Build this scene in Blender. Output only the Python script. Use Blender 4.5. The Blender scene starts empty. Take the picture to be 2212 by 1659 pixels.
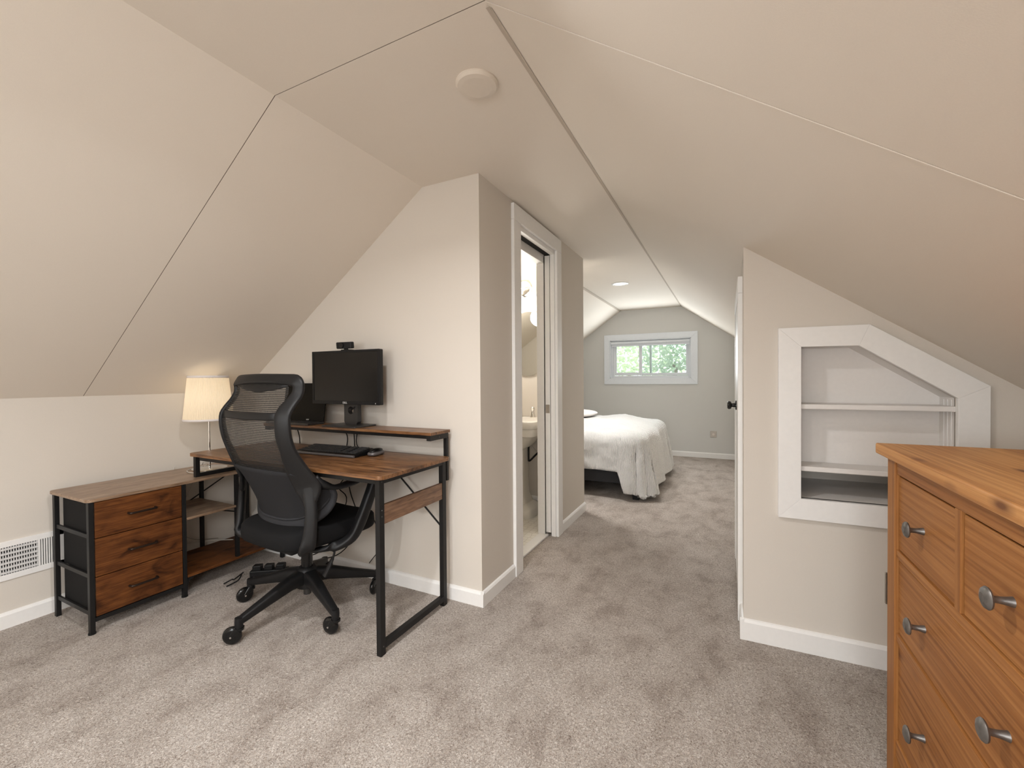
import bpy, bmesh, math, random
from math import radians as R, sin, cos, pi
from mathutils import Vector as V, Matrix, noise

random.seed(7)
sc = bpy.context.scene
col = sc.collection

# ------------------------------------------------------------------ camera
cam_d = bpy.data.cameras.new('camera')
cam_d.sensor_fit = 'HORIZONTAL'; cam_d.sensor_width = 36.0
cam_d.lens = 36.0 * 935.96 / 2212.0
cam_d.clip_start = 0.02; cam_d.clip_end = 200
cam = bpy.data.objects.new('camera', cam_d); col.objects.link(cam)
yaw, pitch, roll = R(26.363), R(-0.7416), R(-0.4248)
fwd = V((-sin(yaw) * cos(pitch), cos(yaw) * cos(pitch), sin(pitch)))
rt = V((cos(yaw), sin(yaw), 0)); up = rt.cross(fwd)
rr = (rt * cos(roll) + up * sin(roll)).normalized(); uu = rr.cross(fwd).normalized()
m = Matrix.Identity(4)
for i in range(3):
    m[i][0] = rr[i]; m[i][1] = uu[i]; m[i][2] = -fwd[i]
m[2][3] = 1.12
cam.matrix_world = m
sc.camera = cam

# ------------------------------------------------------------------ world, daylight, exposure
vs = sc.view_settings
vs.view_transform = 'Standard'; vs.look = 'None'; vs.gamma = 1.0; vs.use_curve_mapping = False
vs.exposure = 0.42
w = bpy.data.worlds.new('sky'); sc.world = w; w.use_nodes = True
wn = w.node_tree.nodes; bg = wn['Background']
bg.inputs[0].default_value = (0.86, 0.93, 1.0, 1); bg.inputs[1].default_value = 2.3

def lamp(name, kind, loc, energy, color=(1, 1, 1), rot=(0, 0, 0), **kw):
    d = bpy.data.lights.new(name, kind); d.energy = energy; d.color = color
    for k, v in kw.items(): setattr(d, k, v)
    o = bpy.data.objects.new(name, d); o.location = loc; o.rotation_euler = rot; col.objects.link(o)
    return o
lamp('sun', 'SUN', (4, 14, 8), 5.0, (1.0, 0.96, 0.86), (R(-48), R(18), 0), angle=R(1))
# fill at an added gable window behind the camera; daylight at the bedroom window
lamp('gable_fill', 'AREA', (-0.30, -2.44, 1.14), 20, (0.97, 0.985, 1.0), (R(90), 0, 0), shape='RECTANGLE', size=1.1, size_y=0.66)
SLOPE = math.atan(0.708)
lamp('skylight_fill', 'AREA', (0.25 - 0.03, -1.0, 1.538 - 0.042), 27, (0.97, 0.985, 1.0), (0, SLOPE, 0), shape='RECTANGLE', size=0.55, size_y=0.9)  # fill lamp under an unseen skylight added for its light
lamp('bedroom_daylight', 'AREA', (-1.0, 6.50, 1.40), 14, (0.90, 0.96, 1.0), (R(-90), 0, 0), shape='RECTANGLE', size=1.0, size_y=0.45)

# ------------------------------------------------------------------ materials
MATS = {}
def nm(name):
    mt = bpy.data.materials.new(name); mt.use_nodes = True; MATS[name] = mt
    nt = mt.node_tree; b = nt.nodes['Principled BSDF']
    return mt, nt, b
def N(nt, t, **kw):
    n = nt.nodes.new(t)
    for k, v in kw.items():
        if k.startswith('i_'):
            n.inputs[int(k[2:]) if k[2:].isdigit() else k[2:].replace('_', ' ')].default_value = v
        else: setattr(n, k, v)
    return n
def L(nt, a, b): nt.links.new(a, b)
def coords(nt, scale=(1, 1, 1), rand=0.0, kind='Object'):
    tc = N(nt, 'ShaderNodeTexCoord'); mp = N(nt, 'ShaderNodeMapping'); mp.inputs['Scale'].default_value = scale
    if rand:
        oi = N(nt, 'ShaderNodeObjectInfo'); mu = N(nt, 'ShaderNodeMath', operation='MULTIPLY'); mu.inputs[1].default_value = rand
        L(nt, oi.outputs['Random'], mu.inputs[0]); ad = N(nt, 'ShaderNodeVectorMath', operation='ADD')
        L(nt, tc.outputs[kind], ad.inputs[0]); L(nt, mu.outputs[0], ad.inputs[1]); L(nt, ad.outputs[0], mp.inputs[0])
    else: L(nt, tc.outputs[kind], mp.inputs[0])
    return mp.outputs[0]
def ramp(nt, fac, stops):
    r = N(nt, 'ShaderNodeValToRGB'); el = r.color_ramp.elements
    while len(el) < len(stops): el.new(0.5)
    for e, (p, c) in zip(el, stops): e.position = p; e.color = (*c, 1) if len(c) == 3 else c
    L(nt, fac, r.inputs[0]); return r.outputs[0]
def bump(nt, b, h, strength, dist):
    bm_ = N(nt, 'ShaderNodeBump'); bm_.inputs['Strength'].default_value = strength; bm_.inputs['Distance'].default_value = dist
    L(nt, h, bm_.inputs['Height']); L(nt, bm_.outputs[0], b.inputs['Normal'])
def mixc(nt, fac, a, b, mode='MIX'):
    x = N(nt, 'ShaderNodeMix', data_type='RGBA', blend_type=mode)
    for s, v in ((x.inputs[0], fac), (x.inputs[6], a), (x.inputs[7], b)):
        if hasattr(v, 'default_value'): L(nt, v, s)
        elif isinstance(v, (int, float)): s.default_value = v
        else: s.default_value = (*v, 1)
    return x.outputs[2]
def solid(name, c, rough=0.5, metal=0.0, bmp=None, var=0.0, spec=0.5):
    mt, nt, b = nm(name)
    b.inputs['Roughness'].default_value = rough; b.inputs['Metallic'].default_value = metal
    b.inputs['Specular IOR Level'].default_value = spec
    n = N(nt, 'ShaderNodeTexNoise'); n.inputs['Scale'].default_value = bmp[0] if bmp else 60
    n.inputs['Detail'].default_value = 3
    L(nt, coords(nt), n.inputs['Vector'])
    v = max(var, 0.012)
    c2 = ramp(nt, n.outputs[0], [(0.3, tuple(x * (1 - v) for x in c)), (0.7, tuple(min(1, x * (1 + v)) for x in c))])
    L(nt, c2, b.inputs['Base Color'])
    if bmp: bump(nt, b, n.outputs[0], bmp[1], bmp[2])
    return mt
PAINT = (0.690, 0.640, 0.575)
CEIL_LIT = (0.780, 0.715, 0.630)  # same paint as the walls, shifted to hold the ceiling's lighting
solid('wall_paint', PAINT, 0.75, bmp=(420, 0.12, 0.001), spec=0.25)
solid('ceiling_paint_lit', CEIL_LIT, 0.75, bmp=(420, 0.12, 0.001), spec=0.25)
solid('bedroom_paint', (0.66, 0.655, 0.63), 0.75, bmp=(420, 0.12, 0.001), spec=0.25)
solid('tape_strip', (0.53, 0.465, 0.39), 0.8, spec=0.2)
solid('trim_white', (0.87, 0.86, 0.84), 0.42, bmp=(60, 0.06, 0.002))
solid('window_white_daylit', (0.79, 0.83, 0.88), 0.4)  # white with the outside daylight's blue cast put into it
solid('shelf_white', (0.80, 0.77, 0.74), 0.5, bmp=(80, 0.1, 0.002))
solid('fixture_white', (0.72, 0.65, 0.56), 0.5)
solid('black_metal', (0.010, 0.0095, 0.0095), 0.45, bmp=(900, 0.1, 0.0004), spec=0.3)
solid('bronze_metal', (0.035, 0.022, 0.016), 0.32, 0.6)
solid('black_plastic', (0.0085, 0.0085, 0.009), 0.46, bmp=(700, 0.15, 0.0005), spec=0.3)
solid('gloss_black', (0.007, 0.007, 0.007), 0.18, spec=0.4)
solid('screen_black', (0.006, 0.0055, 0.005), 0.32, spec=0.42)
solid('laptop_screen', (0.004, 0.004, 0.004), 0.4, spec=0.12)
solid('lumbar_fabric', (0.022, 0.022, 0.024), 0.85, bmp=(1200, 0.4, 0.0008), spec=0.2)
solid('dark_grey_plastic', (0.03, 0.028, 0.027), 0.38)
solid('seat_fabric', (0.0075, 0.0075, 0.008), 0.85, bmp=(1500, 0.4, 0.0008), spec=0.2)
solid('grey_fabric', (0.032, 0.032, 0.035), 0.85, bmp=(1200, 0.4, 0.0008), spec=0.2)
solid('bin_fabric', (0.011, 0.0105, 0.0105), 0.9, bmp=(1500, 0.4, 0.0006), spec=0.2)
solid('bed_fabric', (0.035, 0.035, 0.037), 0.9, bmp=(900, 0.4, 0.0008), spec=0.2)
solid('nickel', (0.42, 0.38, 0.34), 0.35, 0.9)
solid('pewter', (0.20, 0.19, 0.18), 0.42, 0.85, var=0.25)
solid('chrome', (0.8, 0.79, 0.77), 0.12, 1.0)
solid('mirror_glass', (0.86, 0.88, 0.86), 0.02, 1.0)
solid('silver_plastic', (0.13, 0.12, 0.12), 0.3, 0.3)
solid('ceramic', (0.86, 0.84, 0.79), 0.12)
solid('tile', (0.82, 0.80, 0.75), 0.25)
solid('cord_white', (0.62, 0.58, 0.52), 0.5)
solid('logo_white', (0.75, 0.74, 0.72), 0.4)
solid('key_grey', (0.035, 0.034, 0.034), 0.4)
solid('vent_grey', (0.68, 0.67, 0.66), 0.4)
solid('dark_void', (0.01, 0.01, 0.01), 0.9)
solid('crack_shade', (0.13, 0.10, 0.075), 0.9)
solid('bark', (0.12, 0.09, 0.06), 0.9)
solid('pillow_cotton', (0.80, 0.75, 0.72), 0.85, spec=0.2)
solid('lining', (0.55, 0.43, 0.37), 0.85, spec=0.2)

def emis(name, c, s, base=(0.9, 0.9, 0.9)):
    mt, nt, b = nm(name); b.inputs['Base Color'].default_value = (*base, 1)
    b.inputs['Emission Color'].default_value = (*c, 1); b.inputs['Emission Strength'].default_value = s
    return mt
emis('led', (1.0, 0.97, 0.92), 2.5)
emis('vanity_shade', (1.0, 0.93, 0.80), 2.2)

def rustic(name, axis, dark, mid, light, rough=0.42, blot=0.9):
    mt, nt, b = nm(name)
    k = 'xyz'.index(axis)
    s = [55.0] * 3; s[k] = 5.0
    s2 = [15.0] * 3; s2[k] = 8.5
    s3 = [300.0] * 3; s3[k] = 14.0
    rnd = 7.3
    n1 = N(nt, 'ShaderNodeTexNoise', i_2=1.0); n1.inputs['Scale'].default_value = 1; n1.inputs['Detail'].default_value = 5; n1.inputs['Distortion'].default_value = 0.8
    L(nt, coords(nt, s, rnd), n1.inputs['Vector'])
    n2 = N(nt, 'ShaderNodeTexNoise'); n2.inputs['Scale'].default_value = 1; n2.inputs['Detail'].default_value = 5; n2.inputs['Distortion'].default_value = 0.9
    L(nt, coords(nt, s2, rnd), n2.inputs['Vector'])
    n3 = N(nt, 'ShaderNodeTexNoise'); n3.inputs['Scale'].default_value = 1; n3.inputs['Detail'].default_value = 2
    L(nt, coords(nt, s3, rnd), n3.inputs['Vector'])
    c = ramp(nt, n1.outputs[0], [(0.30, dark), (0.50, mid), (0.72, light)])
    bl = ramp(nt, n2.outputs[0], [(0.32, (0.30, 0.26, 0.23)), (0.41, (0.78, 0.75, 0.72)), (0.50, (1.0, 1.0, 1.0)), (0.66, (1.20, 1.20, 1.20))])
    c = mixc(nt, blot, c, bl, 'MULTIPLY')
    g = ramp(nt, n3.outputs[0], [(0.34, (0.60, 0.56, 0.53)), (0.50, (0.98, 0.98, 0.98)), (0.66, (1.12, 1.12, 1.12))])
    c = mixc(nt, 0.8, c, g, 'MULTIPLY')
    L(nt, c, b.inputs['Base Color']); b.inputs['Roughness'].default_value = rough
    if name.startswith('drawer'): b.inputs['Specular IOR Level'].default_value = 0.25
    bump(nt, b, n3.outputs[0], 0.12, 0.001)
for ax in 'xyz':
    rustic('rustic_' + ax, ax, (0.086, 0.035, 0.013), (0.192, 0.086, 0.033), (0.285, 0.146, 0.063), 0.34)
    rustic('drawer_' + ax, ax, (0.076, 0.024, 0.006), (0.116, 0.038, 0.009), (0.160, 0.056, 0.014), 0.55)
rustic('return_wood_lit', 'y', (0.20, 0.125, 0.075), (0.30, 0.20, 0.13), (0.38, 0.27, 0.185), 0.34, 0.35)  # paleness from the lamp and grazing sheen put into the wood
rustic('panel_y', 'y', (0.13, 0.068, 0.038), (0.215, 0.118, 0.068), (0.28, 0.165, 0.10), 0.42, 0.4)

def pine(name, axis, gain=(1, 1, 1)):
    mt, nt, b = nm(name)
    k = 'xyz'.index(axis); rnd = 5.1
    s = [170.0] * 3; s[k] = 2.4
    s2 = [9.0] * 3; s2[k] = 1.0
    n1 = N(nt, 'ShaderNodeTexNoise'); n1.inputs['Scale'].default_value = 1; n1.inputs['Detail'].default_value = 4; n1.inputs['Distortion'].default_value = 0.3
    L(nt, coords(nt, s, rnd), n1.inputs['Vector'])
    n2 = N(nt, 'ShaderNodeTexNoise'); n2.inputs['Scale'].default_value = 1; n2.inputs['Detail'].default_value = 2
    L(nt, coords(nt, s2, rnd), n2.inputs['Vector'])
    w_ = N(nt, 'ShaderNodeTexWave', bands_direction='XYZ'[(k + 1) % 3] if axis != 'y' else 'Z')
    w_.inputs['Scale'].default_value = 14; w_.inputs['Distortion'].default_value = 7.0; w_.inputs['Detail'].default_value = 2; w_.inputs['Detail Scale'].default_value = 0.8
    s4 = [1.0] * 3; s4[k] = 0.10
    L(nt, coords(nt, s4, rnd), w_.inputs['Vector'])
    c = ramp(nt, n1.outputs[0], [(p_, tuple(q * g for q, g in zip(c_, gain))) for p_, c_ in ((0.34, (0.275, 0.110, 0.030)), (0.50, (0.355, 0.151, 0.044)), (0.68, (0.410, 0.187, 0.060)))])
    c = mixc(nt, 0.55, c, ramp(nt, n2.outputs[0], [(0.3, (0.74, 0.66, 0.58)), (0.62, (1.06, 1.06, 1.06))]), 'MULTIPLY')
    c = mixc(nt, 0.45, c, ramp(nt, w_.outputs[0], [(0.55, (1, 1, 1)), (0.95, (0.70, 0.58, 0.48))]), 'MULTIPLY')
    vo = N(nt, 'ShaderNodeTexVoronoi'); vo.inputs['Scale'].default_value = 1
    s3 = [13.0] * 3; s3[k] = 4.6
    L(nt, coords(nt, s3, rnd), vo.inputs['Vector'])
    th = N(nt, 'ShaderNodeMath', operation='MULTIPLY_ADD'); sep = N(nt, 'ShaderNodeSeparateColor')
    L(nt, vo.outputs['Color'], sep.inputs[0])
    ri = N(nt, 'ShaderNodeMath', operation='GREATER_THAN'); ri.inputs[1].default_value = 0.70
    L(nt, sep.outputs[0], ri.inputs[0])
    kn = ramp(nt, vo.outputs['Distance'], [(0.06, (0.9, 0.9, 0.9)), (0.11, (0.45, 0.45, 0.45)), (0.20, (0, 0, 0))])
    mu = N(nt, 'ShaderNodeMath', operation='MULTIPLY'); L(nt, kn, mu.inputs[0]); L(nt, ri.outputs[0], mu.inputs[1])
    c = mixc(nt, mu.outputs[0], c, (0.13, 0.045, 0.018))
    L(nt, c, b.inputs['Base Color']); b.inputs['Roughness'].default_value = 0.5; b.inputs['Specular IOR Level'].default_value = 0.25
    bump(nt, b, n1.outputs[0], 0.1, 0.001)
for ax in 'yz': pine('pine_' + ax, ax)
pine('pine_top', 'y', (1.65, 1.95, 2.4))  # same pine, lightened to hold overhead light and sheen on the top

def carpet():
    mt, nt, b = nm('carpet')
    n1 = N(nt, 'ShaderNodeTexNoise'); n1.inputs['Scale'].default_value = 165; n1.inputs['Detail'].default_value = 3; n1.inputs['Roughness'].default_value = 0.75; n1.inputs['Distortion'].default_value = 1.2
    L(nt, coords(nt, (1, 1, 1)), n1.inputs['Vector'])
    n2 = N(nt, 'ShaderNodeTexNoise'); n2.inputs['Scale'].default_value = 5.6; n2.inputs['Detail'].default_value = 7; n2.inputs['Roughness'].default_value = 0.66; n2.inputs['Distortion'].default_value = 0.25
    L(nt, coords(nt, (1.25, 0.8, 1)), n2.inputs['Vector'])
    c = ramp(nt, n1.outputs[0], [(0.34, (0.24, 0.185, 0.145)), (0.47, (0.53, 0.455, 0.395)), (0.64, (0.78, 0.715, 0.655))])
    p = ramp(nt, n2.outputs[0], [(0.35, (0.74, 0.71, 0.69)), (0.48, (0.96, 0.955, 0.95)), (0.62, (1.09, 1.10, 1.11))])
    c = mixc(nt, 1.0, c, p, 'MULTIPLY')
    L(nt, c, b.inputs['Base Color']); b.inputs['Roughness'].default_value = 0.95; b.inputs['Specular IOR Level'].default_value = 0.1
    b.inputs['Sheen Weight'].default_value = 0.1
    bump(nt, b, n1.outputs[0], 0.9, 0.012)
carpet()

def bath_tile():
    mt, nt, b = nm('floor_tile')
    v_ = N(nt, 'ShaderNodeTexVoronoi', feature='DISTANCE_TO_EDGE'); v_.inputs['Scale'].default_value = 22; v_.inputs['Randomness'].default_value = 0.3
    L(nt, coords(nt), v_.inputs['Vector'])
    c = ramp(nt, v_.outputs['Distance'], [(0.03, (0.66, 0.63, 0.57)), (0.07, (0.84, 0.82, 0.76))])
    L(nt, c, b.inputs['Base Color']); b.inputs['Roughness'].default_value = 0.4
bath_tile()

def duvet_mat():
    mt, nt, b = nm('duvet_cotton')
    b.inputs['Base Color'].default_value = (0.90, 0.89, 0.87, 1); b.inputs['Roughness'].default_value = 0.9; b.inputs['Specular IOR Level'].default_value = 0.15
    w_ = N(nt, 'ShaderNodeTexWave', bands_direction='X'); w_.inputs['Scale'].default_value = 40; w_.inputs['Distortion'].default_value = 6; w_.inputs['Detail'].default_value = 2
    L(nt, coords(nt), w_.inputs['Vector'])
    n1 = N(nt, 'ShaderNodeTexNoise'); n1.inputs['Scale'].default_value = 9; n1.inputs['Detail'].default_value = 5
    L(nt, coords(nt), n1.inputs['Vector'])
    a = N(nt, 'ShaderNodeMath', operation='MULTIPLY_ADD'); a.inputs[1].default_value = 0.25
    L(nt, w_.outputs[0], a.inputs[0]); L(nt, n1.outputs[0], a.inputs[2])
    bump(nt, b, a.outputs[0], 0.8, 0.03)
duvet_mat()

def shade_mat():
    mt, nt, b = nm('lamp_shade_cloth')
    b.inputs['Base Color'].default_value = (0.86, 0.76, 0.60, 1); b.inputs['Roughness'].default_value = 0.9; b.inputs['Specular IOR Level'].default_value = 0.1
    tr = N(nt, 'ShaderNodeBsdfTranslucent'); tr.inputs[0].default_value = (0.95, 0.86, 0.70, 1)
    mx = N(nt, 'ShaderNodeMixShader'); mx.inputs[0].default_value = 0.55
    out = nt.nodes['Material Output']
    b.inputs['Emission Color'].default_value = (1.0, 0.83, 0.60, 1)
    tc = N(nt, 'ShaderNodeTexCoord'); sx = N(nt, 'ShaderNodeSeparateXYZ'); L(nt, tc.outputs['Object'], sx.inputs[0])
    at = N(nt, 'ShaderNodeMath', operation='ARCTAN2'); L(nt, sx.outputs[1], at.inputs[0]); L(nt, sx.outputs[0], at.inputs[1])
    ml = N(nt, 'ShaderNodeMath', operation='MULTIPLY'); ml.inputs[1].default_value = 92; L(nt, at.outputs[0], ml.inputs[0])
    sn = N(nt, 'ShaderNodeMath', operation='SINE'); L(nt, ml.outputs[0], sn.inputs[0])
    ma = N(nt, 'ShaderNodeMath', operation='MULTIPLY_ADD'); ma.inputs[1].default_value = 0.10; ma.inputs[2].default_value = 0.27; L(nt, sn.outputs[0], ma.inputs[0])
    L(nt, ma.outputs[0], b.inputs['Emission Strength'])
    L(nt, b.outputs[0], mx.inputs[1]); L(nt, tr.outputs[0], mx.inputs[2]); L(nt, mx.outputs[0], out.inputs[0])
shade_mat()

def mesh_mat():
    mt, nt, b = nm('chair_mesh')
    b.inputs['Base Color'].default_value = (0.014, 0.013, 0.0125, 1); b.inputs['Roughness'].default_value = 0.6
    w_ = N(nt, 'ShaderNodeTexWave', bands_direction='Z'); w_.inputs['Scale'].default_value = 42; w_.inputs['Distortion'].default_value = 1.5; w_.inputs['Detail'].default_value = 2; w_.inputs['Detail Scale'].default_value = 6
    L(nt, coords(nt), w_.inputs['Vector'])
    a = ramp(nt, w_.outputs[0], [(0.25, (0.60,) * 3), (0.75, (0.96,) * 3)])
    tr = N(nt, 'ShaderNodeBsdfTransparent'); mx = N(nt, 'ShaderNodeMixShader'); out = nt.nodes['Material Output']
    L(nt, a, mx.inputs[0]); L(nt, tr.outputs[0], mx.inputs[1]); L(nt, b.outputs[0], mx.inputs[2]); L(nt, mx.outputs[0], out.inputs[0])
mesh_mat()

def glass_mat():
    mt, nt, b = nm('window_glass')
    tr = N(nt, 'ShaderNodeBsdfTransparent'); tr.inputs[0].default_value = (0.90, 0.95, 0.93, 1)
    gl = N(nt, 'ShaderNodeBsdfGlossy'); gl.inputs['Roughness'].default_value = 0.05
    df = N(nt, 'ShaderNodeBsdfDiffuse'); df.inputs[0].default_value = (0.8, 0.85, 0.83, 1)
    lw = N(nt, 'ShaderNodeFresnel'); lw.inputs[0].default_value = 1.45
    m1 = N(nt, 'ShaderNodeMixShader'); m1.inputs[0].default_value = 0.16  # diffuse share paints a pale haze over the view
    L(nt, tr.outputs[0], m1.inputs[1]); L(nt, df.outputs[0], m1.inputs[2])
    m2 = N(nt, 'ShaderNodeMixShader'); L(nt, lw.outputs[0], m2.inputs[0]); L(nt, m1.outputs[0], m2.inputs[1]); L(nt, gl.outputs[0], m2.inputs[2])
    L(nt, m2.outputs[0], nt.nodes['Material Output'].inputs[0])
glass_mat()

def leaf_mat(name, c1, c2):
    mt, nt, b = nm(name)
    n1 = N(nt, 'ShaderNodeTexNoise'); n1.inputs['Scale'].default_value = 3.0; n1.inputs['Detail'].default_value = 3
    L(nt, coords(nt), n1.inputs['Vector'])
    L(nt, ramp(nt, n1.outputs[0], [(0.35, c1), (0.65, c2)]), b.inputs['Base Color'])
    b.inputs['Roughness'].default_value = 0.6
    tr = N(nt, 'ShaderNodeBsdfTranslucent'); tr.inputs[0].default_value = (*c2, 1)
    mx = N(nt, 'ShaderNodeMixShader'); mx.inputs[0].default_value = 0.4
    L(nt, b.outputs[0], mx.inputs[1]); L(nt, tr.outputs[0], mx.inputs[2]); L(nt, mx.outputs[0], nt.nodes['Material Output'].inputs[0])
leaf_mat('leaf_light', (0.34, 0.46, 0.28), (0.66, 0.72, 0.48))
leaf_mat('leaf_dark', (0.20, 0.29, 0.21), (0.34, 0.44, 0.30))

# ------------------------------------------------------------------ mesh helpers
class MB:
    def __init__(s): s.bm = bmesh.new()
    def poly(s, pts, faces):
        vs_ = [s.bm.verts.new(p) for p in pts]
        for f in faces:
            try: s.bm.faces.new([vs_[i] for i in f])
            except ValueError: pass
        return s
    def box(s, x0, x1, y0, y1, z0, z1):
        p = [(x0, y0, z0), (x1, y0, z0), (x1, y1, z0), (x0, y1, z0), (x0, y0, z1), (x1, y0, z1), (x1, y1, z1), (x0, y1, z1)]
        return s.poly(p, [(3, 2, 1, 0), (4, 5, 6, 7), (0, 1, 5, 4), (1, 2, 6, 5), (2, 3, 7, 6), (3, 0, 4, 7)])
    def bar(s, a, b, w, h, ref=(0, 0, 1)):
        a, b = V(a), V(b); d = (b - a).normalized(); r = V(ref)
        if abs(d.dot(r)) > 0.95: r = V((1, 0, 0))
        u = d.cross(r).normalized() * (w / 2); v = u.cross(d).normalized() * (h / 2)
        p = [a - u - v, a + u - v, a + u + v, a - u + v, b - u - v, b + u - v, b + u + v, b - u + v]
        return s.poly(p, [(0, 3, 2, 1), (4, 5, 6, 7), (0, 1, 5, 4), (1, 2, 6, 5), (2, 3, 7, 6), (3, 0, 4, 7)])
    def prism(s, pts, d):
        n = len(pts); d = V(d); p = [V(q) for q in pts] + [V(q) + d for q in pts]
        f = [tuple(range(n))[::-1], tuple(range(n, 2 * n))] + [(i, (i + 1) % n, n + (i + 1) % n, n + i) for i in range(n)]
        return s.poly(p, f)
    def sweep(s, pts, secs, sides=None, n=12, e=0.7, caps=True):
        """superellipse section; secs = (w along side, t along other) per point"""
        pts = [V(p) for p in pts]; m_ = len(pts)
        if not isinstance(secs, list): secs = [secs] * m_
        rings = []; prev = None
        for i, p in enumerate(pts):
            t = (pts[min(i + 1, m_ - 1)] - pts[max(i - 1, 0)]).normalized()
            if sides: sd = V(sides[i] if isinstance(sides, list) else sides)
            else:
                sd = prev if prev else (V((0, 0, 1)) if abs(t.z) < 0.9 else V((1, 0, 0)))
            sd = (sd - t * sd.dot(t)).normalized(); prev = sd
            o = t.cross(sd); w_, h_ = secs[i]
            ring = []
            for k in range(n):
                a = 2 * pi * k / n; c, q = cos(a), sin(a)
                ring.append(s.bm.verts.new(p + sd * (w_ / 2 * math.copysign(abs(c) ** e, c)) + o * (h_ / 2 * math.copysign(abs(q) ** e, q))))
            rings.append(ring)
        for a, b in zip(rings, rings[1:]):
            for k in range(n): s.bm.faces.new((a[k], a[(k + 1) % n], b[(k + 1) % n], b[k]))
        if caps: s.bm.faces.new(rings[0][::-1]); s.bm.faces.new(rings[-1])
        return s
    def tube(s, pts, r, n=8, caps=True):
        rs = r if isinstance(r, list) else [r] * len(pts)
        return s.sweep(pts, [(2 * q, 2 * q) for q in rs], None, n, 1.0, caps)
    def lathe(s, prof, c=(0, 0, 0), axis='z', n=32, pleat=None):
        c = V(c); rings = []
        for r, h in prof:
            ring = []
            for k in range(n):
                a = 2 * pi * k / n; q = r * (1 + (pleat if pleat and k % 2 else 0))
                p = {'z': V((q * cos(a), q * sin(a), h)), 'y': V((q * cos(a), h, q * sin(a))), 'x': V((h, q * cos(a), q * sin(a)))}[axis]
                ring.append(s.bm.verts.new(c + p))
            rings.append(ring)
        for a, b in zip(rings, rings[1:]):
            for k in range(n): s.bm.faces.new((a[k], a[(k + 1) % n], b[(k + 1) % n], b[k]))
        return s
    def cap(s, r, h, c=(0, 0, 0), axis='z', n=32):
        c = V(c); ring = []
        for k in range(n):
            a = 2 * pi * k / n
            p = {'z': V((r * cos(a), r * sin(a), h)), 'y': V((r * cos(a), h, r * sin(a))), 'x': V((h, r * cos(a), r * sin(a)))}[axis]
            ring.append(s.bm.verts.new(c + p))
        s.bm.faces.new(ring); return s
    def disc(s, prof, c=(0, 0, 0), axis='z', n=32):
        s.lathe(prof, c, axis, n); s.cap(prof[0][0], prof[0][1], c, axis, n); return s.cap(prof[-1][0], prof[-1][1], c, axis, n)
    def grid(s, fn, nu, nv):
        g = [[s.bm.verts.new(fn(i / nu, j / nv)) for j in range(nv + 1)] for i in range(nu + 1)]
        for i in range(nu):
            for j in range(nv): s.bm.faces.new((g[i][j], g[i + 1][j], g[i + 1][j + 1], g[i][j + 1]))
        return s
    def blob(s, c, a, e1=0.5, e2=0.4, nu=32, nv=16, fn=None):
        c = V(c); pw = lambda q, e: math.copysign(abs(q) ** e, q)
        rows = []
        for j in range(1, nv):
            t = -pi / 2 + pi * j / nv
            rows.append([V((a[0] * pw(cos(t), e1) * pw(cos(p), e2), a[1] * pw(cos(t), e1) * pw(sin(p), e2), a[2] * pw(sin(t), e1))) for p in [2 * pi * k / nu for k in range(nu)]])
        vr = [[s.bm.verts.new(c + (fn(p) if fn else p)) for p in r] for r in rows]
        for x, y in zip(vr, vr[1:]):
            for k in range(nu): s.bm.faces.new((x[k], x[(k + 1) % nu], y[(k + 1) % nu], y[k]))
        s.bm.faces.new(vr[0][::-1]); s.bm.faces.new(vr[-1]); return s
    def build(s, name, mat, parent=None, smooth=False, bevel=0.0, solid_=0.0, sub=0, loc=None, rot=None):
        bmesh.ops.recalc_face_normals(s.bm, faces=s.bm.faces[:])
        me = bpy.data.meshes.new(name); s.bm.to_mesh(me); s.bm.free()
        me.materials.append(MATS[mat])
        o = bpy.data.objects.new(name, me); col.objects.link(o)
        if parent: o.parent = parent
        if loc: o.location = loc
        if rot: o.rotation_euler = rot
        if smooth:
            for p in me.polygons: p.use_smooth = True
            if smooth != 'all':
                try: me.set_sharp_from_angle(angle=R(40))
                except Exception: pass
        if solid_:
            md = o.modifiers.new('solid', 'SOLIDIFY'); md.thickness = solid_; md.offset = 0
        if bevel:
            md = o.modifiers.new('bevel', 'BEVEL'); md.width = bevel; md.segments = 2; md.limit_method = 'ANGLE'; md.angle_limit = R(40)
        if sub:
            md = o.modifiers.new('sub', 'SUBSURF'); md.levels = sub; md.render_levels = sub
        return o
def tag(o, label=None, cat=None, group=None, kind=None):
    if label: o['label'] = label
    if cat: o['category'] = cat
    if group: o['group'] = group
    if kind: o['kind'] = kind
    return o
def thing(name, label, cat, loc=(0, 0, 0), rz=0.0, group=None):
    o = bpy.data.objects.new(name, None); col.objects.link(o); o.empty_display_size = 0.1
    o.location = loc; o.rotation_euler = (0, 0, rz)
    return tag(o, label, cat, group)
def struct(name, mb, mat, **kw):
    return tag(mb.build(name, mat, **kw), kind='structure')
def rrect(x0, x1, y0, y1, r, z, n=5):
    p = []
    for cx, cy, a0 in ((x1 - r, y1 - r, 0), (x0 + r, y1 - r, 90), (x0 + r, y0 + r, 180), (x1 - r, y0 + r, 270)):
        for k in range(n + 1):
            a = R(a0 + 90 * k / n); p.append((cx + r * cos(a), cy + r * sin(a), z))
    return p
def smooth_path(pts, n=6):
    """Catmull-Rom through pts"""
    P = [V(p) for p in pts]; P = [P[0] * 2 - P[1]] + P + [P[-1] * 2 - P[-2]]; out = []
    for i in range(1, len(P) - 2):
        for k in range(n):
            t = k / n; a, b, c, d = P[i - 1], P[i], P[i + 1], P[i + 2]
            out.append(0.5 * ((2 * b) + (c - a) * t + (2 * a - 5 * b + 4 * c - d) * t * t + (3 * b - a - 3 * c + d) * t ** 3))
    out.append(P[-2]); return out
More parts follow.
